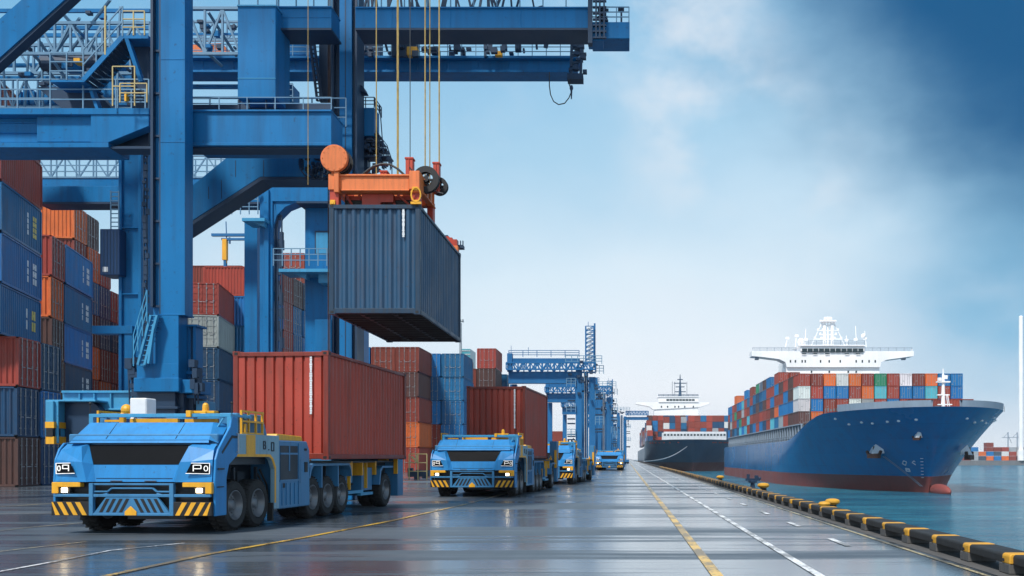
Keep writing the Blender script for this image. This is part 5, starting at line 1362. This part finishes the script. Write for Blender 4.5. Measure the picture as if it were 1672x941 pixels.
for k in range(20): 
    c = h2.bow_pt(1 if k % 3 else -1, 2+k*.9, 8.3, .1); b.ball(c, .5, .5, .3, 8, 4)
p2s(b, 'fairlead', M['red'])
Y = 530.0
b = MB(); b.box(PX(1068,Y), PX(1140,Y), Y, Y+12, 7, PZ(664,Y)); 
b.prism([(PX(1038,Y),PZ(660,Y)), (PX(1038,Y),PZ(657,Y)), (PX(1158,Y),PZ(657,Y)), (PX(1158,Y),PZ(660,Y)), (PX(1143,Y),PZ(665,Y)), (PX(1066,Y),PZ(669,Y)), (PX(1060,Y),PZ(664,Y))][::-1], 'y', Y-.5, Y+5)
p2s(b, 'deckhouse', M['white'])
b = MB(); b.box(PX(1075,Y), PX(1140,Y), Y-1, Y+8, PZ(657,Y), PZ(649,Y)); b.box(PX(1073,Y), PX(1142,Y), Y-1.4, Y+8, PZ(649,Y), PZ(647.5,Y)); bh = p2s(b, 'bridge', M['white'])
for k in range(9):
    b = MB(); b.box(PX(1088+k*5.2,Y), PX(1092.4+k*5.2,Y), Y-1.06, Y-.98, PZ(655,Y), PZ(652,Y)); b.build('window', M['winglass'], bh)
for px in (1080, 1090, 1102, 1108, 1118, 1132):
    b = MB(); b.box(PX(px-1,Y), PX(px+1,Y), Y-.56, Y-.48, PZ(666,Y), PZ(663,Y)); p2s(b, 'window', M['winglass'])
b = MB(); mx = PX(1111,Y); z0 = PZ(648,Y); b.tube((mx,Y+3,z0), (mx,Y+3,PZ(611,Y)), .9, 8, r2=.2)
for (py, w) in ((640,3.2),(632,2.6),(626,3.6),(620,1.6)): b.box(mx-w, mx+w, Y+2.8, Y+3.2, PZ(py,Y), PZ(py,Y)+.5)
b.rail([(PX(1075,Y),Y,z0), (PX(1140,Y),Y,z0)], 1.3, 3, .12)
for px in (1098, 1102, 1122): b.tube((PX(px,Y),Y+2,z0), (PX(px,Y),Y+2,z0+g.uniform(6,13)), .12, 6)
p2s(b, 'radar_mast', paint('dark_mast', (.02,.06,.12), .5, .2))
tag(s2, 'dark navy container ship with white bridge moored behind the blue ship', 'ship')
b = MB()
for d in (0, 1.3):
    a = Vector((PX(1122,402), 402, 6.5)); e = Vector((5.6, 280+d*8, .4)); pts = [a.lerp(e, t/8) - Vector((0,0,1.6*math.sin(math.pi*t/8))) for t in range(9)]; b.path(pts, .14)
p2s(b, 'mooring_line', M['galv'])
# its cargo and all the small far boxes: one mass
CM = {}
far = {}
def farbox(col, x, y, z, w=2.44, l=6.0, hh=2.5): far.setdefault(col, MB()).box(x, x+w-.1, y, y+l, z, z+hh)
for i in range(13):
    for t in range(4): farbox(g.choice(('red','rust','navy','steel','white','red','rust','grey','brown','rust')), PX(1087,418)+i*2.75, 426 if i > 3 else 440, 9.5+t*2.95, 2.8, 8, 2.85)
for k in range(34):
    for t in range(g.choice((2,3,3,4))): farbox(g.choice(('red','rust','navy','blue','white','slate','navy','brown')), 10.2, 434+k*7.6, 9.2+t*2.75, 2.6, 7.0, 2.65)
for i in range(8):
    for t in range(5): farbox(g.choice(('red','rust','navy','blue','brown')), 10.6+i*2.8, 462, 9.5+t*2.7, 2.7, 7, 2.6)
for k in range(40):
    for t in range(g.choice((2,3,3,4))): farbox(g.choice(('red','rust','navy','blue','white','orange','slate','grey')), 275+k*6.2, 748, -.5+t*2.6*1.4, 5.9, 6, 3.5)
for k in range(9):
    for t in range(g.choice((1,2,2,3))): farbox(g.choice(('red','rust','white','blue','grey','orange')), PX(892,205)+k*2.6-15, 214+ (k % 3)*5, .02+t*2.6)
for k in range(12):
    for t in range(g.choice((3,4,5))): farbox(g.choice(('red','rust','navy','blue','white')), -5-g.uniform(0,6), 330+k*9, .02+t*2.6, 2.5, 7)
fc = None; mats = []; allmb = MB()
for i, (c, mb) in enumerate(far.items()):
    mats.append(paint('far_boxes_'+WORD[c].replace(' ', '_'), PAL[c], .6, .3, scale=.4, bump=0)); allmb.add(mb.v, mb.f, i)
o = allmb.build('distant_containers', mats); tag(o, 'mass of small coloured containers on the dark ship and far across the harbour', 'containers', None, 'stuff')
# ------------------------------------------------------------------ quay, water, markings, kerb
QX = 5.95
def ground_mat():
    m, nt, b = newmat('wet_asphalt'); L = nt.links.new
    geo = nt.nodes.new('ShaderNodeNewGeometry')
    def nz(sx, sy, sc, det=5, rough=.6, off=0):
        mp = nt.nodes.new('ShaderNodeMapping'); mp.inputs['Scale'].default_value = (sx, sy, 1); mp.inputs['Location'].default_value = (off, off*.7, 0); L(geo.outputs['Position'], mp.inputs[0])
        n = N(nt, 'ShaderNodeTexNoise', Scale=sc, Detail=det, Roughness=rough); L(mp.outputs[0], n.inputs[0]); return n.outputs[0]
    big = nz(.05, .30, 1.0, 3, .5); mid = nz(.13, 1.9, 1.0, 5, .62, 3); fine = nz(1, 1, 22, 3, .7); grit = nz(1, 1, 150, 2, .6); tr = nz(1.3, .12, 1.0, 4, .6, 9)
    br = nt.nodes.new('ShaderNodeTexBrick'); br.offset = .5; br.inputs['Scale'].default_value = 1; br.inputs['Mortar Size'].default_value = .018; br.inputs['Brick Width'].default_value = 11.0; br.inputs['Row Height'].default_value = 7.5
    br.inputs['Color1'].default_value = (1,1,1,1); br.inputs['Color2'].default_value = (1,1,1,1); br.inputs['Mortar'].default_value = (.93,.93,.93,1); L(geo.outputs['Position'], br.inputs[0])
    c = mixc(nt, ramp(nt, mid, [(.3,0),(.7,1)]).outputs[0], (.050,.068,.088), (.125,.152,.18))
    c = mixc(nt, ramp(nt, tr, [(.45,0),(.75,.5)]).outputs[0], c, (.042,.058,.075))
    c = mixc(nt, ramp(nt, grit, [(.55,0),(.75,.5)]).outputs[0], c, (.16,.18,.20))
    c = mixc(nt, 1.0, c, br.outputs[0], 'MULTIPLY')
    L(c, b.inputs['Base Color'])
    add = nt.nodes.new('ShaderNodeMath'); add.operation = 'MULTIPLY_ADD'; L(mid, add.inputs[0]); add.inputs[1].default_value = .9; L(big, add.inputs[2])
    wet = ramp(nt, add.outputs[0], [(.84,0),(.91,.35),(.97,1)]).outputs[0]
    rr = ramp(nt, wet, [(0,.45),(.35,.32),(1,.2)]).outputs[0]
    r2 = nt.nodes.new('ShaderNodeMath'); r2.operation = 'MULTIPLY_ADD'; L(fine, r2.inputs[0]); r2.inputs[1].default_value = .10; L(rr, r2.inputs[2]); L(r2.outputs[0], b.inputs['Roughness'])
    b.inputs['Specular IOR Level'].default_value = .6
    cw = nt.nodes.new('ShaderNodeMath'); cw.operation = 'MULTIPLY'; L(wet, cw.inputs[0]); cw.inputs[1].default_value = .95; L(cw.outputs[0], b.inputs['Coat Weight']); b.inputs['Coat Roughness'].default_value = .18; b.inputs['Coat IOR'].default_value = 1.5
    bs = ramp(nt, wet, [(0,.5),(.6,.2),(1,.015)]).outputs[0]
    hh = nt.nodes.new('ShaderNodeMath'); hh.operation = 'MULTIPLY_ADD'; L(grit, hh.inputs[0]); hh.inputs[1].default_value = .35; L(fine, hh.inputs[2])
    bp = N(nt, 'ShaderNodeBump', Distance=.012); L(hh.outputs[0], bp.inputs['Height']); L(bs, bp.inputs['Strength']); L(bp.outputs[0], b.inputs['Normal'])
    return m
def sheet(name, x0, x1, y0, y1, z, mat, ny=1):
    mb = MB()
    for k in range(ny): mb.quad((x0, y0+(y1-y0)*k/ny, z), (x1, y0+(y1-y0)*k/ny, z), (x1, y0+(y1-y0)*(k+1)/ny, z), (x0, y0+(y1-y0)*(k+1)/ny, z))
    return mb.build(name, mat)
GM = ground_mat()
tag(sheet('ground', -2400, QX, -60, 3000, 0, GM), 'wet dark asphalt of the container quay', None, None, 'structure')
mb = MB(); mb.quad((QX,-60,-7), (QX,3000,-7), (QX,3000,0), (QX,-60,0)); tag(mb.build('quay_wall', M['kerbcon']), 'concrete face of the quay above the water', None, None, 'structure')
tag(sheet('kerb_strip', 4.72, QX-.002, -20, 1200, .006, M['kerbcon']), 'dark gritty concrete strip along the quay edge', None, None, 'structure')
def line_mat(name, col):
    m, nt, b = newmat(name); L = nt.links.new
    geo = nt.nodes.new('ShaderNodeNewGeometry'); n = N(nt, 'ShaderNodeTexNoise', Scale=14.0, Detail=5.0, Roughness=.75); L(geo.outputs['Position'], n.inputs[0])
    n2 = N(nt, 'ShaderNodeTexNoise', Scale=.8, Detail=3.0); L(geo.outputs['Position'], n2.inputs[0])
    ad = nt.nodes.new('ShaderNodeMath'); ad.operation = 'ADD'; L(n.outputs[0], ad.inputs[0]); L(n2.outputs[0], ad.inputs[1])
    L(mixc(nt, ramp(nt, ad.outputs[0], [(.95,0),(1.1,.3),(1.25,.8)]).outputs[0], col, (.06,.06,.06)), b.inputs['Base Color']); b.inputs['Roughness'].default_value = .32
    return m
LW, LY = line_mat('white_road_paint', (.85,.86,.87)), line_mat('yellow_road_paint', (.72,.44,.06)); LP = line_mat('pale_yellow_road_paint', (.5,.42,.24))
def rline(name, pts, w, mat, z=.010):
    mb = MB()
    for (xa, ya), (xb, yb) in zip(pts[:-1], pts[1:]):
        d = Vector((xb-xa, yb-ya)).normalized(); nx, ny = d.y*w/2, -d.x*w/2
        mb.add([(xa-nx,ya-ny,z), (xa+nx,ya+ny,z), (xb+nx,yb+ny,z), (xb-nx,yb-ny,z)], [(0,1,2,3)])
    return tag(mb.build(name, mat), None, None, None, 'structure')
def gp(px, py): Y = H*F/(py-VY); return (PX(px, Y), Y)
rline('road_line', [(1.16, 4), (1.16, 420)], .15, LY)
rline('road_line', [(2.46, 4), (2.46, 420)], .12, LW)
rline('road_line', [(4.58, 4), (4.58, 420)], .07, LP)
mb = MB()
for k in range(60):
    y = 15.6 + k*4.4; mb.quad((3.72,y,.011), (3.84,y,.011), (3.84,y+1.4,.011), (3.72,y+1.4,.011))
tag(mb.build('dashed_road_line', LW), None, None, None, 'structure')
rline('road_line', [gp(120,953), gp(340,906), gp(500,878), gp(640,851), gp(760,824)], .12, LY, .012)
rline('road_line', [gp(760,824), gp(860,797), gp(940,781)], .09, LP, .012)
rline('road_line', [gp(-40,942), gp(80,920), gp(180,900), gp(300,888)], .07, LW, .013)
rline('road_line', [gp(-40,872), gp(60,861), gp(240,846), gp(345,839)], .07, LP, .014)
rline('road_line', [gp(-60,840), gp(90,839)], .16, LW, .015)
rline('road_line', [gp(-60,832), gp(95,822)], .14, LP, .013)
rline('road_line', [gp(-60,909), gp(60,895), gp(140,886)], .06, LP, .016)
# water
def water_mat():
    m, nt, b = newmat('harbour_water'); L = nt.links.new
    geo = nt.nodes.new('ShaderNodeNewGeometry')
    b.inputs['Base Color'].default_value = (.004,.075,.115,1); b.inputs['Roughness'].default_value = .15; b.inputs['IOR'].default_value = 1.33; b.inputs['Specular IOR Level'].default_value = .3
    def nz(s, sc, det, r):
        mp = nt.nodes.new('ShaderNodeMapping'); mp.inputs['Scale'].default_value = s; mp.inputs['Rotation'].default_value = (0,0,.25); L(geo.outputs['Position'], mp.inputs[0])
        n = N(nt, 'ShaderNodeTexNoise', Scale=sc, Detail=det, Roughness=r); L(mp.outputs[0], n.inputs[0]); return n.outputs[0]
    a, c = nz((.5,1.2,1), .26, 6, .66), nz((.6,1.3,1), 1.05, 5, .65)
    ad = nt.nodes.new('ShaderNodeMath'); ad.operation = 'MULTIPLY_ADD'; L(c, ad.inputs[0]); ad.inputs[1].default_value = .6; L(a, ad.inputs[2])
    bp = N(nt, 'ShaderNodeBump', Strength=1.0, Distance=4.5); L(ad.outputs[0], bp.inputs['Height']); L(bp.outputs[0], b.inputs['Normal'])
    rp = nt.nodes.new('ShaderNodeMath'); rp.operation = 'MULTIPLY_ADD'; L(nz((.22,.45,1), 1.0, 5, .65), rp.inputs[0]); rp.inputs[1].default_value = .75; rp.inputs[2].default_value = -.37
    rq = nt.nodes.new('ShaderNodeMath'); rq.operation = 'ADD'; L(rp.outputs[0], rq.inputs[0]); L(nz((.02,.07,1), 1.0, 4, .55), rq.inputs[1])
    L(mixc(nt, ramp(nt, rq.outputs[0], [(.32,0),(.72,1)]).outputs[0], (.004,.12,.23), (.05,.30,.43)), b.inputs['Base Color'])  # lighter ripple flecks painted into the base colour
    return m
tag(sheet('water', QX-3, 2600, -70, 3000, WZ, water_mat()), 'teal harbour water with small ripples', None, None, 'structure')

# kerb of rubber blocks with yellow heads
def kerb_block():
    root = MB()
    root.prism([(-.22,.15), (-.22,.27), (-.195,.30), (.195,.30), (.22,.27), (.22,.15)], 'y', .24, 1.405)
    o = root.build('kerb_block', M['kerbrub'], None, bevel=.012)
    b = MB(); b.prism([(-.223,.15), (-.223,.272), (-.197,.303), (.197,.303), (.223,.272), (.223,.15)], 'y', .0, .24); b.build('yellow_head', M['kerbyel'], o, bevel=.012)
    b = MB(); b.box(-.225, .225, .01, .34, 0.0, .15); b.build('foot', M['kerbcon'], o, bevel=.01)
    b = MB(); b.tube((-.24,.17,.20), (-.234,.17,.20), .028, 8); b.build('bolt', M['black'], o)
    return o
K0 = kerb_block(); KK = list(K0.children); g = random.Random(3)
for k in range(262):
    y = 8.9 + k*1.42
    if k == 0: o = K0
    else:
        o = K0.copy(); COL.objects.link(o)
        for ch in (KK if k < 90 else KK[:2]):
            c = ch.copy(); COL.objects.link(c); c.parent = o
    o.location = (5.12+g.uniform(-.015,.015), y, .006+g.uniform(0,.006)); o.rotation_euler = (0, 0, g.uniform(-.012,.012)); o.scale = (.9, 1, .85)
    tag(o, 'black rubber kerb block with a yellow head, in the row along the water', 'kerb block', 'yellow and black kerb blocks along the quay edge')
# bollards
def bollard(x, y, s, label, mat='kerbyel'):
    b = MB(); b.lathe([(.27*s,.10*s), (.31*s,.20*s), (.36*s,.24*s), (.42*s,.235*s), (.46*s,.18*s), (.48*s,.09*s), (.482*s,.001)], (0,0,0), 'z', 24)
    o = b.build('bollard', M[mat], None, smooth=True); o.location = (x, y, .006)
    b = MB(); b.lathe([(0,.2*s), (.02*s,.2*s), (.05*s,.13*s), (.27*s,.10*s)], (0,0,0), 'z', 20); b.build('bollard_post', M['black'], o, smooth=True)
    for a in range(4):
        t = a*1.57+.78; q = MB(); q.beam((.17*s*math.cos(t), .17*s*math.sin(t), .0), (.11*s*math.cos(t), .11*s*math.sin(t), .28*s), .05*s, .05*s); q.build('brace', M['black'], o)
    tag(o, label, 'bollard', 'mooring bollards on the quay edge'); return o
bollard(5.60, 24.9, .82, 'yellow mushroom bollard, nearest of those behind the kerb blocks')
bollard(5.58, 37.3, 1.0, 'yellow-capped bollard beside the small dark capstan')
bollard(5.6, 54.5, .95, 'faded yellow bollard far down the kerb, third from the camera')
b = MB(); b.lathe([(0,.2), (.1,.12), (.4,.09), (.42,.2), (.5,.2), (.52,.001)], (0,0,0), 'z', 12); b.box(-.32, .32, -.05, .05, .5, .6); b.cbox((-.2,0,.68), (.12,.12,.2)); b.cbox((.16,0,.66), (.16,.12,.14)); b.ball((.3,0,.6), .07,.07,.07)
o = b.build('capstan', M['crane_dark']); o.location = (5.55, 40.2, .006); tag(o, 'small dark capstan on the quay edge next to a yellow bollard', 'capstan')
b = MB(); b.lathe([(0,.001), (0,.14), (.05,.16), (.1,.12), (.12,.001)], (0,0,0), 'z', 16); o = b.build('mushroom_marker', M['kerbyel'], smooth=True); o.location = (5.13, 23.75, .265)
tag(o, 'worn yellow round cap on the kerb block in front of the nearest bollard', 'cap')
# yellow barrier frame between the first two trucks
Y = 62; b = MB(); b.rail([(PX(668,Y), Y, .02), (PX(697,Y), Y, .02)], 1.75, .6, .035, n=3); b.beam((PX(672,Y),Y,1.6), (PX(682,Y),Y,1.2), .12, .12); b.beam((PX(682,Y),Y,1.2), (PX(680,Y),Y,1.7), .1, .1)
o = b.build('barrier_frame', M['rail_y']); b = MB()
for k in range(9): b.cbox((PX(668+k*3.4,Y), Y+.4, .25+rnd.uniform(0,.3)), (.3,.4,rnd.uniform(.2,.6)))
b.build('ballast', M['crane_dark'], o); tag(o, 'small yellow barrier frame standing between the two loaded trucks', 'barrier')
# light mast beyond the hanging container
Y = 150; b = MB(); b.tube((PX(752,Y),Y,0), (PX(752,Y),Y,PZ(528,Y)), .3, 8, r2=.2); o = b.build('light_mast', M['galv'])
b = MB(); b.box(PX(747,Y), PX(757,Y), Y-.3, Y+.3, PZ(526,Y), PZ(524.5,Y))
for px in (748,752,756): b.box(PX(px-1,Y), PX(px+1,Y), Y-.5, Y, PZ(525,Y), PZ(522,Y))
b.build('lamp_head', M['galv'], o); tag(o, 'thin grey floodlight mast rising behind the stacks under the hanging container', 'light mast')
Y = 170; b = MB(); b.box(PX(752,Y), PX(768,Y), Y, Y+6, 0, PZ(570,Y)); o = b.build('control_tower', M['greenglass'])
b = MB()
for k in range(5): b.box(PX(752,Y)-.02, PX(768,Y)+.02, Y-.06, Y, PZ(572+k*6,Y)-.2, PZ(572+k*6,Y))
b.build('floor_band', M['galv'], o); tag(o, 'turquoise glass tower peeping over the blue container stack', 'building')
Y = 300; b = MB(); b.box(PX(896,Y), PX(944,Y), Y, Y+12, 0, PZ(715,Y)); o = b.build('depot_building', M['white'])
b = MB()
for k in range(8): b.box(PX(899+k*5.5,Y), PX(902+k*5.5,Y), Y-.1, Y, PZ(722,Y), PZ(719,Y))
b.build('window', M['winglass'], o); tag(o, 'long low white depot building far behind the crane legs', 'building')
# things across the harbour
Y = 750; mb = MB(); mb.box(255, 900, Y-6, Y+60, WZ-1, -.6); o = mb.build('pier', M['deckgrey']); tag(o, 'dark low pier across the harbour', None, None, 'structure')
Y = 745; b = MB(); b.tube((PX(1667,Y),Y,-.6), (PX(1667,Y),Y,PZ(518,Y)), 1.9, 16, r2=1.6); b.ball((PX(1667,Y),Y,PZ(518,Y)), 1.65,1.65,1.2); o = b.build('white_tower', M['white']); b = MB(); b.tube((PX(1667,Y),Y,-.6), (PX(1667,Y),Y,8), 2.6, 16); b.build('tower_base', M['white'], o)
tag(o, 'tall slim white tower on the far pier', 'tower')
for i, px in enumerate((1646, 1661)):
    b = MB(); Y = 760; x = PX(px, Y); b.beam((x,Y,-.6), (x,Y,PZ(706,Y)), .7, .7); b.box(x-5, x+5, Y-.3, Y+.3, PZ(715,Y), PZ(715,Y)+.5); b.beam((x-4,Y,PZ(715,Y)), (x,Y,PZ(707,Y)), .3, .3); b.beam((x+3,Y,PZ(724,Y)), (x,Y,PZ(711,Y)), .3, .3)
    o = b.build('derrick_mast', M['bulwark']); tag(o, ['thin grey derrick mast on the far pier, farther from the white tower', 'thin grey derrick mast close beside the white tower'][i], 'mast')

# ------------------------------------------------------------------ sky, sun, haze, camera
w = bpy.data.worlds.new('World'); SC.world = w; w.use_nodes = True; nt = w.node_tree; L = nt.links.new
bg = nt.nodes['Background']; bg.inputs[1].default_value = .12
SUN_EL, SUN_AZ = 54.0, 208.0     # azimuth clockwise from +Y, the sun behind the camera and to its left
sky = nt.nodes.new('ShaderNodeTexSky'); sky.sky_type = 'NISHITA'; sky.sun_disc = False; sky.sun_elevation = R(SUN_EL); sky.sun_rotation = R(SUN_AZ); sky.dust_density = 2
tc = nt.nodes.new('ShaderNodeTexCoord'); sx = nt.nodes.new('ShaderNodeSeparateXYZ'); L(tc.outputs['Generated'], sx.inputs[0])
def math_(op, a, b=None, c=None, clamp=False):
    n = nt.nodes.new('ShaderNodeMath'); n.operation = op; n.use_clamp = clamp
    for i, v in enumerate((a, b, c)):
        if v is None: continue
        if isinstance(v, (int, float)): n.inputs[i].default_value = v
        else: L(v, n.inputs[i])
    return n.outputs[0]
X_, Y_, Z_ = sx.outputs
mp = nt.nodes.new('ShaderNodeMapping'); mp.inputs['Scale'].default_value = (2.2, 2.2, 3.6); L(tc.outputs['Generated'], mp.inputs[0])
cl = N(nt, 'ShaderNodeTexNoise', Scale=1.5, Detail=6.0, Roughness=.52); L(mp.outputs[0], cl.inputs[0])
mp2 = nt.nodes.new('ShaderNodeMapping'); mp2.inputs['Scale'].default_value = (3, 3, 4.5); mp2.inputs['Location'].default_value = (4.2, 1.3, .6); L(tc.outputs['Generated'], mp2.inputs[0])
cl2 = N(nt, 'ShaderNodeTexNoise', Scale=1.6, Detail=7.0, Roughness=.55); L(mp2.outputs[0], cl2.inputs[0])
zz = math_('MULTIPLY_ADD', math_('SUBTRACT', cl.outputs[0], .5), .14, Z_)
KS = 10.0
negx = math_('MAXIMUM', math_('MULTIPLY', X_, -1.0), 0.0)
prm = math_('MULTIPLY_ADD', negx, .22, zz)
base = ramp(nt, prm, [(.0, (.70,.73,.77)), (.07, (.69,.725,.77)), (.20, (.54,.65,.73)), (.34, (.31,.50,.65)), (.44, (.21,.42,.61)), (.54, (.12,.34,.56)), (.74, (.30,.40,.52)), (1.0, (.36,.42,.50))]).outputs[0]
def smooth(v, a, b_):
    n = nt.nodes.new('ShaderNodeMapRange'); n.interpolation_type = 'SMOOTHSTEP'; L(v, n.inputs[0]); n.inputs[1].default_value = a; n.inputs[2].default_value = b_; return n.outputs[0]
n1 = math_('SUBTRACT', cl.outputs[0], .5); n2_ = math_('SUBTRACT', cl2.outputs[0], .5)
fwd = math_('MULTIPLY', math_('SUBTRACT', Y_, .2), 3.0, None, True)
# clear blue opening to the right
m1 = math_('MULTIPLY', smooth(math_('MULTIPLY_ADD', n1, .16, X_), .13, .40), math_('MULTIPLY', smooth(Z_, -.02, .13), fwd))
c0 = mixc(nt, math_('MULTIPLY', m1, .92), base, (.15,.37,.55))
# bank of dark blue cloud higher up on the right, ragged by noise
s = math_('ADD', math_('MULTIPLY', X_, .95), math_('MULTIPLY', Z_, 1.05)); s = math_('MULTIPLY_ADD', n1, .38, s)
dm = math_('MULTIPLY', math_('MULTIPLY', smooth(s, .42, .735), fwd), smooth(Z_, .10, .30))
c1 = mixc(nt, dm, c0, (.0,.072,.195))
# pale cloud drifting up through the middle
bx = math_('SUBTRACT', X_, math_('MULTIPLY_ADD', math_('SUBTRACT', .42, Z_), .85, .03)); bx = math_('MULTIPLY_ADD', n1, .16, bx)
band = math_('SUBTRACT', 1.0, smooth(math_('ABSOLUTE', bx), .02, .135))
pf = math_('MULTIPLY', math_('MULTIPLY', band, smooth(cl2.outputs[0], .36, .60)), math_('MULTIPLY', smooth(Z_, .16, .30), fwd))
c2_ = mixc(nt, math_('MULTIPLY', pf, .85), c1, (.60,.645,.70))
# thin veil of streaks everywhere
vl = math_('MULTIPLY', math_('MULTIPLY', smooth(cl2.outputs[0], .50, .74), .30), math_('SUBTRACT', 1.0, dm, None, True))
c3_ = mixc(nt, vl, c2_, (.60,.65,.71))
cv = nt.nodes.new('ShaderNodeVectorMath'); cv.operation = 'SCALE'; L(c3_, cv.inputs[0]); cv.inputs['Scale'].default_value = KS
fin = mixc(nt, .975, sky.outputs[0], cv.outputs[0]); L(fin, bg.inputs[0])
sd = bpy.data.lights.new('sun', 'SUN'); sd.energy = 3.9; sd.angle = R(7); sd.color = (1, .95, .88)
so = bpy.data.objects.new('sun', sd); COL.objects.link(so)
az, el = R(SUN_AZ), R(SUN_EL); dirv = Vector((math.sin(az)*math.cos(el), math.cos(az)*math.cos(el), math.sin(el)))
so.rotation_euler = (-dirv).to_track_quat('-Z', 'Y').to_euler()
HAZE = 0.00012
if HAZE:
    hb = MB(); hb.add([(x,y,z) for z in (-8,120) for (x,y) in ((-2450,-90),(2650,-90),(2650,3040),(-2450,3040))], [(3,2,1,0),(4,5,6,7),(0,1,5,4),(1,2,6,5),(2,3,7,6),(3,0,4,7)])
    m = bpy.data.materials.new('haze_air'); m.use_nodes = True; n2 = m.node_tree; n2.nodes.remove(n2.nodes['Principled BSDF'])
    v = n2.nodes.new('ShaderNodeVolumePrincipled'); v.inputs['Color'].default_value = (.82,.9,1,1); v.inputs['Density'].default_value = HAZE; n2.links.new(v.outputs[0], n2.nodes['Material Output'].inputs['Volume'])
    tag(hb.build('haze', m), 'thin sea haze', None, None, 'stuff')
cd = bpy.data.cameras.new('camera'); co = bpy.data.objects.new('camera', cd); COL.objects.link(co); SC.camera = co
co.location = (0, 0, H); co.rotation_euler = (R(90), 0, 0); cd.sensor_width = 36; cd.lens = F/1672*36
cd.shift_x = (836-VX)/1672; cd.shift_y = (VY-470.5)/1672; cd.clip_start = .1; cd.clip_end = 12000
vs = SC.view_settings; vs.view_transform = 'Standard'; vs.look = 'None'; vs.exposure = .16; vs.gamma = 1; vs.use_curve_mapping = False
cy = SC.cycles; cy.use_denoising = True; cy.max_bounces = 6; cy.volume_bounces = 0; cy.sample_clamp_indirect = 6
